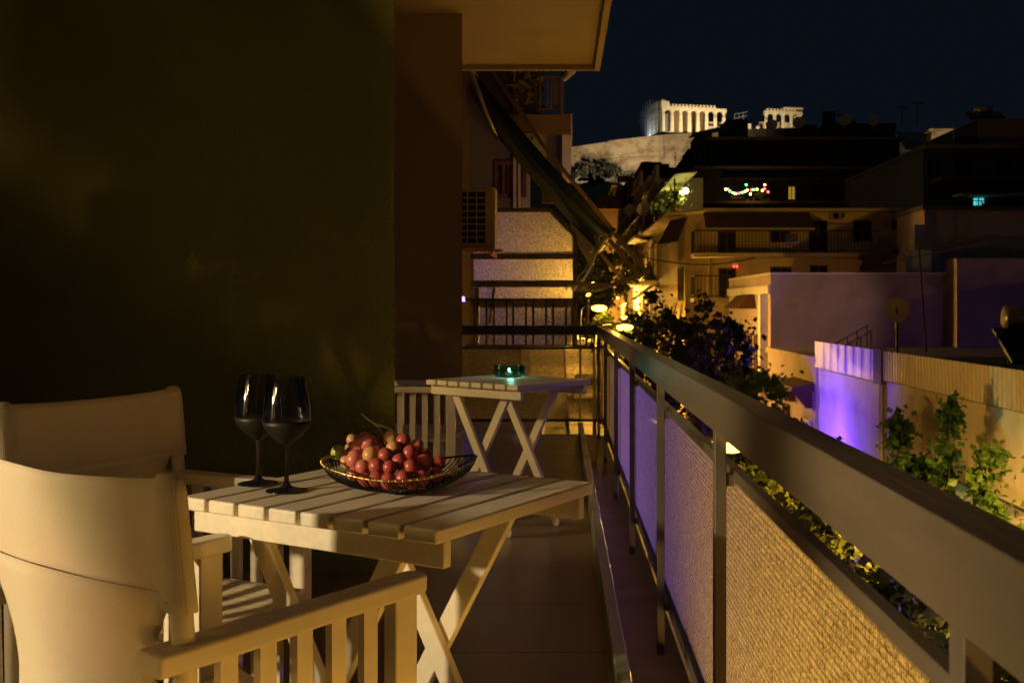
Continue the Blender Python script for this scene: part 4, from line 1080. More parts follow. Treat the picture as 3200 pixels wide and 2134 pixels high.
for (u0,u1,v0,v1) in ((2275,2560,520,556),(2600,2880,525,560)):
    a = [(dx(u0),YD+2,dz(v0+4)),(dx(u1),YD+2,dz(v0+4)),(dx(u1)+0.2,YD+0.4,dz(v1)),(dx(u0)-0.5,YD+0.4,dz(v1))]
    awning(db, [Vector(p)-o for p in a], M['awning_brown'])
M['lit_window'] = emit('lit_window', (0.85,0.55,0.06), 0.35)
w = window(db, dx(2484), dx(2504), YD+1.98, dz(614), dz(574), m=M['lit_window'], frm=M['brown_wall'])
for q in [w] + list(w.children): q.data.transform(Matrix.Translation(-o))
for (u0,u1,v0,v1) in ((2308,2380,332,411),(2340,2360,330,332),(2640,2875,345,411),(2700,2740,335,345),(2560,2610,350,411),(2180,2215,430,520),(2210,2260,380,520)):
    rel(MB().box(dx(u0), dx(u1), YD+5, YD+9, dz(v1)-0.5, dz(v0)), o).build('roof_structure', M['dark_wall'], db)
dish(db, Vector((dx(2440),YD+3.0,dz(368)))-o, 0.42, (-0.3,-1,0.3)); dish(db, Vector((dx(2528),YD+3.0,dz(360)))-o, 0.42, (-0.3,-1,0.3)); dish(db, Vector((dx(2692),YD+4,dz(345)))-o, 0.45, (-0.3,-1,0.3)); dish(db, Vector((dx(2784),YD+4,dz(347)))-o, 0.40, (-0.3,-1,0.3))
# canopy frame at its left shoulder
cf = empty('rooftop_pergola', (dx(2196),YD+1,dz(470)), 0, 'small dark pergola roof against the fortress wall', 'pergola')
MB().hexa([(-0.55,0,1.25),(1.7,0,1.75),(1.7,2,1.75),(-0.55,2,1.25)], [(-0.55,0,1.32),(1.7,0,1.82),(1.7,2,1.82),(-0.55,2,1.32)]).build('roof', M['dark_wall'], cf)
for x in (-0.35,-0.1,0.25,0.7): MB().box(x,x+0.05,0.1,0.15,-1.2,1.3+x*0.2).build('post', M['iron'], cf)
# stair-stepped sloping shoulders left of the block
sh2 = empty('stepped_house', (dx(2090),78,zs(78)), 0, 'dark house with sloping roofs in front of the fortress wall', 'house')
o2 = Vector((dx(2090),78,zs(78)))
def ex(u,y=78): return (u-U0)*y/FPX
def ez(v,y=78): return EYE-(v-V0)*y/FPX
for (u0,u1,v0,v1,m_) in ((1968,2070,545,760,'dark_wall'),(2005,2070,505,545,'dark_wall'),(2068,2120,520,700,'brown_wall'),(2150,2215,475,640,'dark_wall'),(2118,2152,540,700,'dark_wall')):
    rel(MB().box(ex(u0), ex(u1), 78+(v0%7)*0.3, 86, zs(78)-1, ez(v0)), o2).build('wing', M[m_], sh2)
for (u0,u1,v0,v1) in ((2010,2034,508,543),(2064,2090,515,532),(1932,1960,553,566)):
    rel(MB().box(ex(u0), ex(u1), 77.5, 79, ez(v1), ez(v0)), o2).build('chimney', M['dark_wall'], sh2)
hd = empty('small_tiled_house', (ex(1895),82,zs(82)), 0, 'small house with a pinkish tiled roof at the foot of the rock', 'house')
o3 = Vector((ex(1895,82),82,zs(82)))
rel(MB().box(ex(1880,82), ex(1960,82), 82, 90, zs(82), ez(655,82)), o3).build('wall', M['brown_wall'], hd)
rel(MB().hexa([(ex(1850,82),81.5,ez(655,82)),(ex(1962,82),81.5,ez(655,82)),(ex(1962,82),90,ez(655,82)),(ex(1850,82),90,ez(655,82))], [(ex(1880,82),85,ez(598,82)),(ex(1962,82),85,ez(598,82)),(ex(1962,82),86,ez(598,82)),(ex(1880,82),86,ez(598,82))]), o3).build('roof', M['terracotta'], hd)
rp = empty('ring_antenna', (ex(2110,80),80,ez(520,80)), 0, 'thin ring-shaped aerial against the fortress wall', 'antenna')
MB().tube([(0,0,0),(0,0,1.1)], 0.03, 5).build('mast', M['iron'], rp); MB().tube([(0.15*math.cos(2*math.pi*k/20),0,0.85+0.17*math.sin(2*math.pi*k/20)) for k in range(20)], 0.018, 5, closed=True).build('ring', M['iron'], rp)

# coloured fairy lights and the bush they hang on
fb = empty('fairy_light_bush', (dx(2365),YD-0.4,dz(655)), 0, 'terrace bush lit by fairy lights on the dark block', 'plant')
rng = random.Random(77); l = MB(); leaf_cloud(l, [(Vector((rng.uniform(-.6,.6),rng.uniform(-.3,.3),rng.uniform(-0.1,1.3))),0.35) for _ in range(12)], 420, 0.24, rng); l.build('foliage', M['leaf2'], fb)
MB().tube([(0,0,-0.9),(0,0,0.4)], 0.05, 6).build('stem', M['bark'], fb)
fs = empty('fairy_light_string', (dx(2330),YD-1.0,dz(605)), 0, 'string of coloured fairy lights on the dark terrace', 'fairy lights')
cols = [((1.0,0.75,0.2),'a'),((1.0,0.06,0.08),'b'),((0.05,1.0,0.15),'c'),((1.0,0.45,0.08),'d')]
fm = [emit('fairy_'+k, c, 14.0) for c, k in cols]
pts = [(2268,592),(2275,591),(2281,598),(2291,603),(2299,606),(2309,604),(2319,602),(2328,599),(2335,595),(2349,594),(2356,593),(2366,592),(2382,596),(2389,590),(2332,578),(2390,578),(2345,607),(2400,600)]
lst = [pt(u, v, YD-1.0)-Vector(fs.location) for u, v in pts]
MB().tube([lst[i] for i in range(14)], 0.012, 4).build('wire', M['iron'], fs)
bme = [MB().ball((0,0,0), 0.065, 8, 6).mesh('bulb', True) for _ in fm]
for k, p in enumerate(lst):
    b = link('bulb', bme[k % 4], fm[k % 4], fs); b.location = p
lamp('fairy_glow', 'POINT', lst[12]+Vector((-0.6,-0.5,0.0)), 22, (1.0,0.45,0.2), fs, radius=0.15)

# ------------------------------------------------------------------ block at the right edge
YB = 55.0
def bx_(u): return (u-U0)*YB/FPX
def bz_(v): return EYE-(v-V0)*YB/FPX
rb_ = empty('grey_apartment_block', (20,55,zs(55)), 0, 'grey apartment block at the right with one turquoise-lit balcony', 'building')
o = Vector((20,55,zs(55)))
rel(MB().box(bx_(2885), 28, YB, 70, zs(55)-1, bz_(470)), o).build('wall', M['grey_wall'], rb_)
rel(MB().box(bx_(2880), 28.2, YB-0.6, 70, bz_(470)+0.001, bz_(456)), o).build('roof_slab', M['grey_wall'], rb_)
rel(MB().box(bx_(3078), 28, YB+1, 66, bz_(456)+0.001, bz_(362)), o).build('penthouse', M['brown_wall'], rb_)
rel(MB().hexa([(bx_(3018),YB+1,bz_(456)),(bx_(3077),YB+1,bz_(456)),(bx_(3077),YB+5,bz_(456)),(bx_(3018),YB+5,bz_(456))], [(bx_(3020),YB+1,bz_(390)),(bx_(3077),YB+1,bz_(364)),(bx_(3077),YB+5,bz_(364)),(bx_(3020),YB+5,bz_(390))]), o).build('lean_to', M['dark_wall'], rb_)
relbal(rb_, o, bx_(2910), 27, YB-1.4, YB-0.005, bz_(562), M['grey_wall'], step=0.18)
relbal(rb_, o, bx_(2960), 27, YB-1.6, YB-0.005, bz_(692), M['yellow_wall'], step=0.18)
rel(MB().box(bx_(2975), 27, YB-1.3, YB-0.006, bz_(618), bz_(612)), o).build('lintel', M['yellow_wall'], rb_)
for (u0,u1,v0,v1) in ((2900,2940,500,555),(2985,3030,500,555),(3110,3150,500,556),(3120,3180,630,685),(2985,3180,712,770)):
    relwin(rb_, o, bx_(u0), bx_(u1), YB, bz_(v1), bz_(v0), m=M['void'])
M['cyan'] = emit('turquoise_light', (0.10,0.75,0.85), 0.9)
w = window(rb_, bx_(3040), bx_(3074), YB-0.02, bz_(664), bz_(620), m=M['cyan'], frm=M['dark_wall'])
for q in [w] + list(w.children): q.data.transform(Matrix.Translation(-o))
rng = random.Random(5); l = MB(); leaf_cloud(l, [(Vector((bx_(3066+rng.uniform(-14,28)),YB-1.1,bz_(660+rng.uniform(-16,16))))-o, 0.22) for _ in range(12)], 260, 0.16, rng); l.build('balcony_plants', M['leafd'], rb_)
sw = empty('rooftop_solar_heater', (bx_(3120),YB+2,bz_(362)), 0, 'solar water heater on the highest roof at the right', 'water heater')
MB().tube([(-0.55,0,0.7),(0.45,0,0.7)], 0.2, 12).build('tank', M['tank'], sw, smooth=True)
MB().hexa([(-1.0,-0.8,0.0),(0.9,-0.8,0.0),(0.9,0,0.5),(-1.0,0,0.5)], [(-1.0,-0.85,0.06),(0.9,-0.85,0.06),(0.9,-0.05,0.56),(-1.0,-0.05,0.56)]).build('panel', M['panel'], sw)
am = empty('roof_aerial', (bx_(3003),YB+1,bz_(456)), 0, 'thin pale aerial pole on the right roof', 'antenna')
MB().tube([(0,0,0),(0,0,1.45)], 0.035, 5).build('mast', M['tank'], am)
# middle filler houses between blocks (dark roofs behind the party wall)
mf = empty('dark_roof_house', (14,41,zs(41)), 0, 'low dark-roofed house between the purple wall and the yellow block', 'house')
o = Vector((14,41,zs(41)))
rel(MB().box(12.6, 24, 39.5, 44, zs(41), 3.0), o).build('wall', M['dark_wall'], mf); rel(MB().box(12.4, 24.2, 39.3, 44, 3.001, 3.2), o).build('roof', M['dark_wall'], mf)

# ------------------------------------------------------------------ the rock, the fortress wall and the temple
hill = MB(); rng = random.Random(31); nx_, ny2 = 90, 46
import mathutils.noise as mn
for j in range(ny2+1):
    f = j/ny2; y = 150 + 330*f
    for i in range(nx_+1):
        x = -160 + 420*i/nx_
        base = 56 - (437-y)*0.27 if y < 437 else min(62.0 + 17.5*min(1, max(0, (x-22)/22)), 57+(y-437)*0.6)
        base = max(base, zs(y)-3) if y < 260 else base
        n_ = mn.fractal(Vector((x*0.045, y*0.06, 3.1)), 0.9, 2.1, 5)*2.6*min(1, f*3)
        st_ = mn.noise(Vector((x*0.16, y*0.2, 7.7)))*1.7*min(1, f*2)
        if y > 434: n_ *= 0.15; st_ *= 0.15
        hill.v.append((x, y, base + n_ + st_ - (6 if f < 0.1 else 0)))
for j in range(ny2):
    for i in range(nx_):
        a = j*(nx_+1)+i; hill.f.append((a, a+1, a+nx_+2, a+nx_+1))
tag(hill.build('hill', M['rock']), kind='structure')
YW = 440.0
def wp(u, v, y=YW): return pt(u, v, y)
fw = empty('fortress_wall', (30,YW,55), 0, 'long floodlit stone fortress wall on the rock', 'wall')
o = Vector((30,YW,55))
prof = [(1560,497),(1700,476),(1790,459),(1898,444),(1899,441),(2000,429),(2055,423.5),(2066,422),(2182,414),(2330,404),(2520,398)]
m = MB()
for (u, v) in prof:
    p = wp(u, v); q = wp(u, 545)
    m.v += [(q.x, YW-2.2, q.z-6), (p.x, YW, p.z), (p.x, YW+3, p.z), (q.x, YW+3, q.z-6)]
for i in range(len(prof)-1):
    a = 4*i; m.f += [(a, a+4, a+5, a+1), (a+1, a+5, a+6, a+2), (a+2, a+6, a+7, a+3)]
rel(m, o).build('curtain', M['fort'], fw)
for (u0,u1,v) in ((2060,2072,424),(1500,1560,500)):
    p = wp(u0, v); q = wp(u1, 545); rel(MB().hexa([(p.x,YW-4.5,q.z-6),(q.x,YW-4.5,q.z-6),(q.x,YW,q.z-6),(p.x,YW,q.z-6)], [(p.x,YW-1.0,p.z),(q.x,YW-1.0,p.z),(q.x,YW,p.z),(p.x,YW,p.z)]), o).build('buttress', M['fort'], fw)
for (v0, u0, u1) in ((508,1808,2045),(514,1800,2040),(521,1795,1990)):
    p = wp(u0, v0); q = wp(u1, v0-14); rel(MB().bar((p.x,YW-2.6,p.z),(q.x,YW-2.4,q.z),1.2,0.5), o).build('string_course', M['fort'], fw)
bt = empty('lit_bastion', wp(2962,458,420), 0, 'lit coursed stone bastion between the dark roofs at the right', 'wall')
for k in range(6):
    MB().box(-7.0+0.1*k, 7.0, 0, 6, -2+1.35*k, -2+1.35*k+1.28).build('stone_course', M['fort'], bt)
MB().box(-7.6,7.4,-0.4,6,6.12,7.0).build('coping', M['fort'], bt)

# ---- temple
tp_ = empty('ruined_temple', pt(2073,413,497), R(11), 'floodlit ruined marble temple with colonnade on the rock', 'temple')
HC = 10.4; SP = 4.27
MB().box(-1.6, 16*SP+1.6, -1.6, 31, -1.7, -0.01).build('stylobate', M['marble_w'], tp_)
MB().box(-2.2, 16*SP+2.2, -2.2, 31.5, -2.6, -1.72).build('stylobate', M['marble_w'], tp_)
def column(h=HC, broken=False):
    m = MB(); n = 20
    prof = [(0.95,0.0),(0.93,2.5),(0.88,5.0),(0.80,7.6),(0.74,h-0.95)] if not broken else [(0.95,0),(0.93,2.5),(0.9,h)]
    vs = []; 
    for (r_, z) in prof:
        for k in range(n*2):
            t = math.pi*k/n; rr = r_*(1.0 if k % 2 else 0.94); vs.append((rr*math.cos(t), rr*math.sin(t), z))
    fs = []
    for i in range(len(prof)-1):
        for k in range(n*2):
            l = (k+1) % (n*2); fs.append((i*2*n+k, i*2*n+l, (i+1)*2*n+l, (i+1)*2*n+k))
    fs.append(tuple((len(prof)-1)*2*n+k for k in range(2*n)))
    m.add(vs, fs)
    if not broken:
        m.lathe([(0.76,h-0.95),(1.0,h-0.6),(1.02,h-0.55)], 20); m.box(-1.03,1.03,-1.03,1.03,h-0.55,h)
    return m
cm_full = column().mesh('column'); cm_low = [column(hh, True).mesh('column') for hh in (3.2,5.2,4.0)]
for i in range(17):
    full = i <= 7 or i >= 12
    c = link('column', cm_full if full else cm_low[i % 3], M['marble_w'], tp_); c.location = (i*SP, 0, 0)
for j in range(1, 8):
    c = link('column', cm_full, M['marble_w'], tp_); c.location = (0, j*4.25, 0)
    if j in (1,2,5,6):
        c = link('column', cm_full, M['marble_w'], tp_); c.location = (16*SP, j*4.25, 0)
for i in range(17):
    if i in (4,5,9,13): continue
    c = link('column', cm_full, M['marble_w'], tp_); c.location = (i*SP, 29.7, 0)
MB().box(-1.05, 7*SP+1.05, -1.0, 1.0, HC+0.01, HC+1.35).build('architrave', M['marble_w'], tp_)
MB().box(-1.0, 6*SP, -0.9, 0.9, HC+1.36, HC+1.75).build('frieze_course', M['marble_w'], tp_)
tg_me = MB().box(-0.42,0.42,-0.95,0.95,HC+1.76,HC+2.75).mesh('triglyph')
for k in range(14):
    t_ = link('triglyph', tg_me, M['marble_w'], tp_); t_.location.x = 2.6 + k*1.72
MB().box(-1.3, 2.6, -1.2, 1.2, HC+1.76, HC+3.9).build('corner_block', M['marble_w'], tp_)
MB().hexa([(-1.3,-1.2,HC+3.91),(1.2,-1.2,HC+3.91),(1.2,1.2,HC+3.91),(-1.3,1.2,HC+3.91)],[(-1.0,-1,HC+4.7),(0.3,-1,HC+4.5),(0.3,1,HC+4.5),(-1.0,1,HC+4.7)]).build('cornice_stone', M['marble_w'], tp_)
MB().box(12*SP-1.05, 16*SP+1.05, -1.0, 1.0, HC+0.01, HC+1.35).build('architrave', M['marble_w'], tp_)
for k in range(9):
    t_ = link('triglyph', tg_me, M['marble_w'], tp_); t_.location = (12*SP+0.5+k*1.72, 0, -0.4)
MB().box(14*SP, 16*SP+1.4, -1.1, 1.1, HC+2.36, HC+3.2).build('cornice_stone', M['marble_w'], tp_)
MB().box(-1.0, 1.0, 1.01, 30.7, HC+0.01, HC+2.6).build('architrave', M['marble_w'], tp_)
MB().hexa([(-1.1,1.3,HC+2.61),(1.1,1.3,HC+2.61),(1.1,30.7,HC+2.61),(-1.1,30.7,HC+2.61)],[(-0.6,11,HC+5.4),(0.6,11,HC+5.4),(0.6,16,HC+5.4),(-0.6,16,HC+5.4)]).build('pediment', M['marble_w'], tp_)
MB().box(4.5, 22.0, 5.2, 6.2, 0, 11.2).build('cella_wall', M['brown_wall'], tp_)
MB().box(12*SP-1, 16*SP-2, 5.5, 6.5, 0, 7.5).build('cella_wall', M['marble_w'], tp_)
MB().box(5.0, 6.0, 6.25, 23, 0, 11).build('cella_wall', M['marble_w'], tp_)
MB().box(22.2, 34.0, 5.3, 6.1, 0, 4.5).build('cella_wall', M['marble_w'], tp_)
for k in range(6):
    MB().box(17+4.27*k, 17+4.27*k+3.9, 8.0, 8.6, 6.3, 7.0).build('scaffold_deck', M['marble_w'], tp_)
    MB().box(17.3+4.27*k, 17.9+4.27*k, 8.0, 8.6, 0, 6.29).build('inner_pier', M['brown_wall'], tp_)
# scaffolding over the front
sc_ = MB()
for yq in range(0, 9):
    y = -1.5+yq*4.1
    for x in (-3.6, -2.0): sc_.tube([(x,y,-2),(x,y,HC+3.2+ (3.5 if 2 < yq < 7 else 0.5))], 0.13, 4)
for k in range(8):
    z = 0.2+2.0*k
    for x in (-3.6,-2.0): sc_.tube([(x,-1.8,z),(x,31.5,z)], 0.11, 4)
for k in range(7):
    sc_.tube([(-3.6,-1.5+4.1*k,0.2+2*k*0.9),(-3.6,2.6+4.1*k,2.2+2*k*0.9)], 0.05, 4)
so = sc_.build('scaffolding', M['scaf'], tp_); so['kind'] = 'stuff'
sc2 = MB()
for k in range(3):
    sc2.tube([(36+2.2*k,2,8+0.5*k),(38.2+2.2*k,2,8.5+0.5*k)], 0.12, 4); sc2.tube([(36+2.2*k,2,10+0.45*k),(38.2+2.2*k,2,10.45+0.45*k)], 0.12, 4)
    sc2.tube([(36+2.2*k,2,0),(36+2.2*k,2,10+0.45*k)], 0.1, 4)
s2 = sc2.build('crane_scaffolding', M['scaf'], tp_); s2['kind'] = 'stuff'
# flood lights on the rock
def big_flood(loc, aim, energy, label, col=(1.0,0.78,0.44), size=70, rad=0.4):
    return flood(loc, aim, energy, col, label, size, rad, blend=0.8)
T0 = Vector(tp_.location)
for k, (dx_, e_) in enumerate(((6,1.0),(20,1.0),(36,0.8),(56,1.0))):
    big_flood(T0+Vector((dx_,-17,-4.2)), T0+Vector((dx_+2,3,8.5)), 31000*e_, ('first','second','third','fourth')[k]+' flood light from the left before the temple colonnade', size=100)
big_flood(T0+Vector((-9,8,-1.5)), T0+Vector((0,14,7)), 7000, 'cool flood light beside the temple scaffolding', (0.9,0.95,1.0), 110)
big_flood(T0+Vector((12,10,0.5)), T0+Vector((22,16,8)), 3000, 'flood light inside the temple', size=150)
for k, u in enumerate((1830, 1960, 2100)):
    p = wp(u, 560, 396); big_flood((p.x,392,50.5), wp(u+15,460), 52000, ('left','middle','right')[k]+' flood light on the rock below the fortress wall', (1.0,0.80,0.50), 75)
p = wp(2960,520,395); big_flood((p.x,380,p.z), wp(2962,430,420), 42000, 'flood light below the stone bastion', (1.0,0.78,0.40), 50)
# dark shrubs on the slope under the wall
for k, (u, v, y, rx, rz_) in enumerate(((1885,524,425,11,3.2),(1840,538,415,7,3.0),(1925,545,408,6,2.2),(1850,560,395,5,1.8))):
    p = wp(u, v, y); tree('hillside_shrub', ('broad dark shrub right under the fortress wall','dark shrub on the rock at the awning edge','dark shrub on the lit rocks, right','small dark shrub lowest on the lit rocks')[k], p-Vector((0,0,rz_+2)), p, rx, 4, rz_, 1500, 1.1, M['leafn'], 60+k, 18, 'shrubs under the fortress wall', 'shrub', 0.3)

# ================================================================== NEIGHBOUR'S BUILDING BEYOND THE END RAILING
nb = empty('neighbour_house', (-1.3,10,zs(10)), 0, 'neighbouring apartment house beyond the end of the balcony', 'building')
o = Vector((-1.3,10,zs(10)))
rel(MB().box(-8, -1.45, 9.3, 30, zs(10)-1, 12), o).build('wall', M['smooth_wall'], nb)
rel(MB().box(-1.449, -0.93, 17.5, 30, 0.5, 12), o).build('wall_return', M['grey_wall'], nb)
# his balcony floor and railing
rel(MB().box(-1.45, -0.18, 9.9, 17, -0.35, -0.12), o).build('balcony_slab', M['concrete'], nb)
nr = MB(); YN = 11.3
def nx(u, y=YN): return (u-U0)*y/FPX
def nz_(v, y=YN): return EYE-(v-V0)*y/FPX
nr.box(nx(1453), nx(1835), YN-0.02, YN+0.02, nz_(940), nz_(932)); nr.box(nx(1453), nx(1835), YN-0.02, YN+0.02, nz_(1082), nz_(1077))
for u in (1480,1518,1541,1581,1601,1641,1664,1704,1726,1766,1789,1830): nr.box(nx(u-1), nx(u+6), YN-0.012, YN+0.012, nz_(1077), nz_(940))
rel(nr, o).build('balcony_railing', M['iron'], nb)
YP = 12.4
# glazed screen with clipped corner
gs = empty('glazed_screen', (0,YP,0), 0, 'glazed privacy screen with a clipped corner, glowing gold and violet', 'screen')
def gx(u): return (u-U0)*YP/FPX
def gz(v): return EYE-(v-V0)*YP/FPX
glassN = glass_pattern('ribbed_glass_screen', 'X', (0.85,0.80,0.74), see=0.10, transl=0.85, pitch=170, lines=24)
glassF = glass_pattern('clear_ribbed_glass', 'X', (0.9,0.85,0.8), see=0.5, transl=0.5, pitch=120)
def pane(pts, m=None): 
    MB().add([(gx(u),0,gz(v)) for u, v in pts], [tuple(range(len(pts)))]).build('glass_pane', m or glassN, gs)
pane([(1480,793),(1790,793),(1790,740),(1716,664),(1480,664)]); pane([(1480,876),(1790,876),(1790,811),(1480,811)]); pane([(1480,932),(1790,932),(1790,898),(1480,898)])
pane([(1500,1080),(1784,1080),(1784,962),(1500,962)], glassF)
def sbar(pts, w, m='dark_steel'):
    for (a, b) in zip(pts[:-1], pts[1:]): MB().bar((gx(a[0]),0,gz(a[1])),(gx(b[0]),0,gz(b[1])),0.05,w).build('frame_bar', M[m], gs)
sbar([(1470,657),(1722,657),(1798,735),(1798,1090)], 0.05); sbar([(1470,802),(1798,802)], 0.06); sbar([(1470,887),(1815,887)], 0.07); sbar([(1470,947),(1798,947)], 0.09)
sbar([(1490,900),(1490,1090)], 0.05); sbar([(1545,900),(1530,1010)], 0.03)
# added lamps behind the screen that tint it gold and violet and pale its foot
flood((0.34,12.85,1.25), (-0.15,12.4,1.75), 48, (1.0,0.50,0.05), 'amber lamp on the street side of the glazed screen', 140, k=0.3)
flood((-1.25,13.4,1.2), (-0.75,12.4,1.8), 11, (0.25,0.16,1.0), 'violet lamp behind the glazed screen', 140, k=0.5)
flood((-0.40,13.2,0.80), (-0.25,12.4,0.78), 1.2, (0.95,0.85,0.9), 'pale lamp behind the barred railing', 120, k=0.45)

# air conditioner
acu = empty('air_conditioner', (-0.9,9.75,1.62), 0, 'outdoor air conditioning unit on a bracket beyond the wall end', 'air conditioner')
def cx(u, y=9.75): return (u-U0)*y/FPX
def cz(v, y=9.75): return EYE-(v-V0)*y/FPX
o = Vector((-0.9,9.75,1.62)); z0, z1 = cz(779), cz(585); x1 = cx(1548)
rel(MB().box(-1.35, x1, 9.76, 10.05, z0, z1), o).build('casing', M['cream_wall'], acu, bevel=0.012, seg=2)
gx0, gx1 = -1.2, cx(1519)
rel(MB().box(gx0, gx1, 9.745, 9.7595, z0+0.05, z1-0.04), o).build('fan_opening', M['void'], acu)
gr = MB()
zz0, zz1 = z0+0.05, z1-0.04
for k in range(9):
    z = zz0 + (zz1-zz0)*k/8; gr.box(gx0, gx1+0.006, 9.735, 9.7445, z-0.006, z+0.006)
k = 0; x = gx1
while x > gx0:
    gr.box(x-0.005, x+0.005, 9.732, 9.7425, zz0, zz1); x -= (cx(1519)-cx(1490))
rel(gr, o).build('grille', M['cream_wall'], acu)
for x in (-1.1, cx(1535)): rel(MB().bar((x,9.72,z0-0.03),(x,10.4,z0-0.03),0.03,0.04), o).build('bracket', M['terracotta'], acu)
rel(MB().bar((-1.3,9.74,z0-0.012),(cx(1570),9.74,z0-0.012),0.04,0.02), o).build('bracket', M['terracotta'], acu)

# green awning of the neighbour with folding arms
aw = empty('green_awning', (-0.9,11,3.5), 0, 'long dark green awning slanting down towards the street', 'awning')
o = Vector((-0.9,11,3.5)); Y0, Y1 = 11.0, 15.2
def P(u, v, y): return pt(u, v, y)
t0, t1 = P(1476,222,Y0), P(1916,722,Y0)
def sl(f, y, dzz=0): q = t0.lerp(t1, f); return Vector((q.x, y, q.z + dzz - 0.05*math.sin(math.pi*f)))
m = MB(); nseg = 10
for i in range(nseg+1):
    f = i/nseg
    for y in (Y0, (Y0+Y1)/2, Y1): m.v.append(tuple(sl(f, y, -0.02 if y not in (Y0,Y1) else 0)))
for i in range(nseg):
    for j in range(2): a = i*3+j; m.f.append((a, a+1, a+4, a+3))
cv = rel(m, o).build('canvas', M['green_awning'], aw, smooth=True); sm = cv.modifiers.new('thick','SOLIDIFY'); sm.thickness = 0.006
rel(MB().tube([sl(0,Y0-0.1), sl(0,Y1+0.1)], 0.045, 10), o).build('roller', M['steel'], aw, smooth=True)
rel(MB().tube([sl(1,Y0-0.06), sl(1,Y1+0.06)], 0.032, 10), o).build('front_bar', M['steel'], aw, smooth=True)
rel(MB().tube([sl(0.0,Y0-0.03,0.30), sl(0.5,Y0-0.03,0.11), sl(1.0,Y0-0.03,0.0)], 0.022, 8), o).build('side_rope', M['brown_wall'], aw, smooth=True)
for y, du in ((Y0+0.05, 0), (Y0+1.2, 0), (Y1-0.1, 0)):
    e1 = sl(1, y); el = Vector((P(2022,850,Y0).x, y, P(2022,850,Y0).z)); en = Vector((P(1905,893,Y0).x, y, P(1905,893,Y0).z)); w0 = Vector((P(1700,880,Y0).x, y, P(1700,880,Y0).z))
    rel(MB().bar(e1, el, 0.035, 0.05), o).build('arm', M['steel'], aw); rel(MB().bar(el, en, 0.03, 0.045), o).build('arm', M['steel'], aw)
    rel(MB().disc(el, 0.045, (0,1,0), 12, 0.05), o).build('elbow', M['steel'], aw)
    rel(MB().bar(en, w0, 0.03, 0.04), o).build('arm', M['steel'], aw)
rel(MB().add([sl(0.72,Y1-0.05), sl(1.0,Y1-0.05), sl(1.0,Y1-0.05)+Vector((-0.1,0,-0.25)), sl(0.72,Y1-0.05)+Vector((0.02,0,-0.18))], [(0,1,2,3)]), o).build('valance', M['grey_wall'], aw)
wg = MB(); rng = random.Random(9)
q0 = sl(1, Y0+0.1)
for k in range(9):
    c = q0 + Vector((-0.05-0.045*k, 0.2, -0.05-0.075*k + 0.03*math.sin(k))); wg.tube([c, c+Vector((rng.uniform(-.05,.05),0,rng.uniform(0.02,0.10))), c+Vector((rng.uniform(-.10,-0.02),0,rng.uniform(-.08,.02)))], 0.008, 4)
wg.tube([q0+Vector((-0.05-0.045*k,0.2,-0.05-0.075*k+0.03*math.sin(k))) for k in range(9)], 0.014, 5)
rel(wg, o).build('rope_tangle', M['scaf'], aw)

# upper balcony of the next house with plants
YU = 16.0
def ux(u): return (u-U0)*YU/FPX
def uz(v): return EYE-(v-V0)*YU/FPX
ub = empty('upper_balcony', (ux(1700),YU,uz(420)), 0, 'upper neighbouring balcony with a barred rail and drooping dry plants', 'balcony')
o = Vector((ux(1700),YU,uz(420)))
rel(MB().box(ux(1560), ux(1785), YU, YU+5, uz(418), uz(358)), o).build('slab', M['brown_wall'], ub)
rel(MB().box(ux(1783.5), ux(1788), YU-0.03, YU+5, uz(430), uz(357)), o).build('slab_edge', M['white_wall'], ub)
rel(MB().box(ux(1757), ux(1784), YU+0.1, YU+0.5, uz(560), uz(418.5)), o).build('column', M['white_wall'], ub)
rel(MB().box(ux(1706), ux(1757), YU+0.3, YU+0.6, uz(560), uz(418.5)), o).build('wall', M['grey_wall'], ub)
rr = MB(); rr.box(ux(1680), ux(1752), YU+0.01, YU+0.05, uz(244), uz(238)); rr.box(ux(1680), ux(1752), YU+0.01, YU+0.05, uz(343), uz(340))
for u in (1686,1708,1720): rr.box(ux(u), ux(u+5), YU+0.015, YU+0.045, uz(341), uz(244))
rr.box(ux(1730), ux(1748), YU+0.06, YU+0.12, uz(341), uz(240)); rr.box(ux(1752), ux(1761), YU, YU+0.08, uz(357), uz(215)); 
rel(rr, o).build('railing', M['brown_wall'], ub)
rel(MB().tube([Vector((ux(1762),YU+0.05,uz(244))), Vector((ux(1788),YU-0.6,uz(250)))], 0.05, 10), o).build('rolled_blind', M['white_wall'], ub, smooth=True)
rng = random.Random(12); l = MB()
leaf_cloud(l, [(Vector((ux(1650+rng.uniform(-22,28)),YU+0.3,uz(300+rng.uniform(-70,110))))-o, 0.16) for _ in range(22)], 1100, 0.12, rng); l.build('dry_plants', M['stem'], ub)
fc = empty('grey_facade', (ux(1560),YU+1,0), 0, 'grey plaster facade above the green awning', 'building')
o = Vector((ux(1560),YU+1,0))
rel(MB().box(ux(1400), ux(1622), YU+1, YU+6, zs(16), 8), o).build('wall', M['grey_wall'], fc)
rel(MB().box(ux(1596), ux(1606), YU+0.9, YU+0.999, 2.5, 7.9), o).build('pipe', M['cream_wall'], fc); rel(MB().box(ux(1612), ux(1620), YU+0.85, YU+0.999, 2.5, 7.9), o).build('pipe', M['cream_wall'], fc)
relwin(fc, o, ux(1545), ux(1582), YU+1, uz(585), uz(490), m=M['void']); relwin(fc, o, ux(1630)-0.2, ux(1668)-0.2, YU+1, uz(585), uz(505), m=M['void'])
lamp_v = flood((ux(1720),YU-1.0,uz(640)), (ux(1690),YU+0.9,uz(655)), 10, (0.30,0.15,1.0), 'violet lamp on the ledge under the awning', 120)

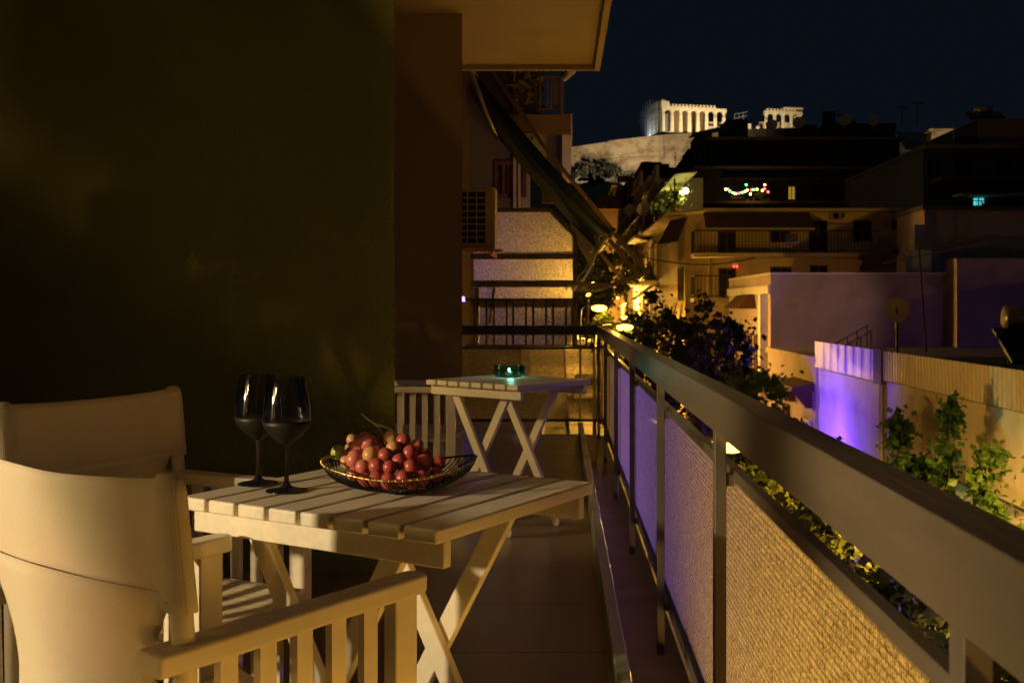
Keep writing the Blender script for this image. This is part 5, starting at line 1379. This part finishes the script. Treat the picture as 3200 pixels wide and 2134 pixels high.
# ------------------------------------------------------------------ parked cars down the street
def car(x, y, m, label, rz=0.0):
    z = zs(y)-0.12; e = empty('parked_car', (x,y,z), rz, label, 'car', 'cars on the street below')
    body = [(-2.05,0.30),(-2.10,0.62),(-1.95,0.80),(-1.55,0.90),(-1.25,1.28),(-0.9,1.43),(0.5,1.44),(0.95,1.32),(1.45,0.95),(2.05,0.80),(2.12,0.55),(2.08,0.30)]
    b = MB(); n = len(body); W_ = 0.84
    def wid(zz): return W_ if zz < 0.95 else W_-0.17*(zz-0.95)/0.45
    b.add([(-wid(z_),y_,z_) for y_,z_ in body]+[(wid(z_),y_,z_) for y_,z_ in body], [tuple(range(n)), tuple(range(n,2*n))[::-1]]+[(i,i+n,(i+1)%n+n,(i+1)%n) for i in range(n)])
    b.build('body', m, e, bevel=0.05, seg=2)
    MB().hexa([(-0.70,-1.56,0.93),(0.70,-1.56,0.93),(0.62,-1.24,1.26),(-0.62,-1.24,1.26)], [(-0.70,-1.585,0.945),(0.70,-1.585,0.945),(0.62,-1.265,1.275),(-0.62,-1.265,1.275)]).build('rear_window', M['pane'], e)
    for s in (-1,1):
        MB().hexa([(s*0.80,-1.1,0.97),(s*0.80,1.1,0.97),(s*0.70,0.7,1.36),(s*0.70,-0.85,1.36)], [(s*0.845,-1.1,0.97),(s*0.845,1.1,0.97),(s*0.715,0.7,1.36),(s*0.715,-0.85,1.36)]).build('side_window', M['pane'], e)
        MB().box(s*0.58-0.15, s*0.58+0.15, -2.13, -2.04, 0.62, 0.76).build('tail_light', emit('tail', (0.5,0.05,0.02), 0.4), e)
        for yy in (-1.3, 1.35):
            wl = MB().disc((s*0.76,yy,0.31),0.31,(1,0,0),20,0.2).build('wheel', M['gasket'], e); MB().disc((s*0.87,yy,0.31),0.19,(1,0,0),14,0.02).build('rim', M['tank'], wl)
    MB().box(-0.26,0.26,-2.135,-2.09,0.45,0.56).build('number_plate', M['white_wall'], e)
    return e
M['paint_y'] = mat('car_paint_pale', (0.45,0.42,0.36), 0.25, 0.03, spec=0.6); M['paint_w'] = mat('car_paint_white', (0.7,0.7,0.68), 0.25, 0.03, spec=0.6)
car(1.55, 58, M['paint_y'], 'pale car parked up the street, seen through the gap under the end glass')
car(2.3, 96, M['paint_w'], 'white car far up the street beside the handrail end')
car(4.1, 40, M['paint_w'], 'white car parked at the opposite kerb')

# ------------------------------------------------------------------ roof clutter against the sky
def aerial(p, h, label, seed):
    rng = random.Random(seed); e = empty('television_aerial', p, 0, label, 'antenna', 'aerials on the far roofs')
    MB().tube([(0,0,0),(0.02,0,h)], 0.03, 5).build('mast', M['iron'], e)
    a = MB()
    for k in range(6): a.tube([(-0.35+0.14*k,-0.28+0.03*k,h-0.05),(-0.35+0.14*k,0.28-0.03*k,h-0.05)], 0.014, 4); a.tube([(-0.35+0.14*k,0,h-0.25+0.03*k),(-0.35+0.14*k,0,h+0.15-0.03*k)], 0.014, 4)
    a.tube([(-0.4,0,h-0.05),(0.4,0,h-0.05)], 0.018, 4); a.build('boom', M['iron'], e)
for k, (u, v, h, t) in enumerate(((2398,410,1.9,'left end of the highest dark roof'),(2625,411,2.2,'notch of the dark roofline'),(2818,345,1.3,'roof hut below the dishes'),(2866,345,1.6,'right end of the dark roofline'),(2250,380,1.4,'shoulder left of the chimneys'))):
    aerial(Vector(((u-U0)*75.5/FPX, 75.5, dz(v)-0.05)), h, 'thin television aerial on the '+t, 90+k)
for k, (u, v) in enumerate(((2470,410),(2590,350))):
    w_ = empty('water_tank', Vector(((u-U0)*75.6/FPX, 75.6, dz(v))), 0, ('squat water tank between the roof dishes','water tank on the small roof hut')[k], 'water tank'); MB().tube([(0,0,0.25),(0,0,1.0)], 0.45, 14).build('tank', M['dark_wall'], w_); MB().box(-0.4,0.4,-0.4,0.4,0,0.25).build('stand', M['iron'], w_)
# power cables strung over the street
for k, (a, b, sag, t) in enumerate((((0.2,26,3.0),(6.1,33,2.6),0.5,'nearer'),((0.2,40,4.5),(5.5,52,4.2),0.7,'farther'))):
    A = Vector(a); B = Vector(b); tag(MB().tube([A.lerp(B, i/12)-Vector((0,0,sag*4*(i/12)*(1-i/12))) for i in range(13)], 0.018, 5).build('overhead_cable', M['iron']), t+' thin cable strung across the street between the houses', 'cable')
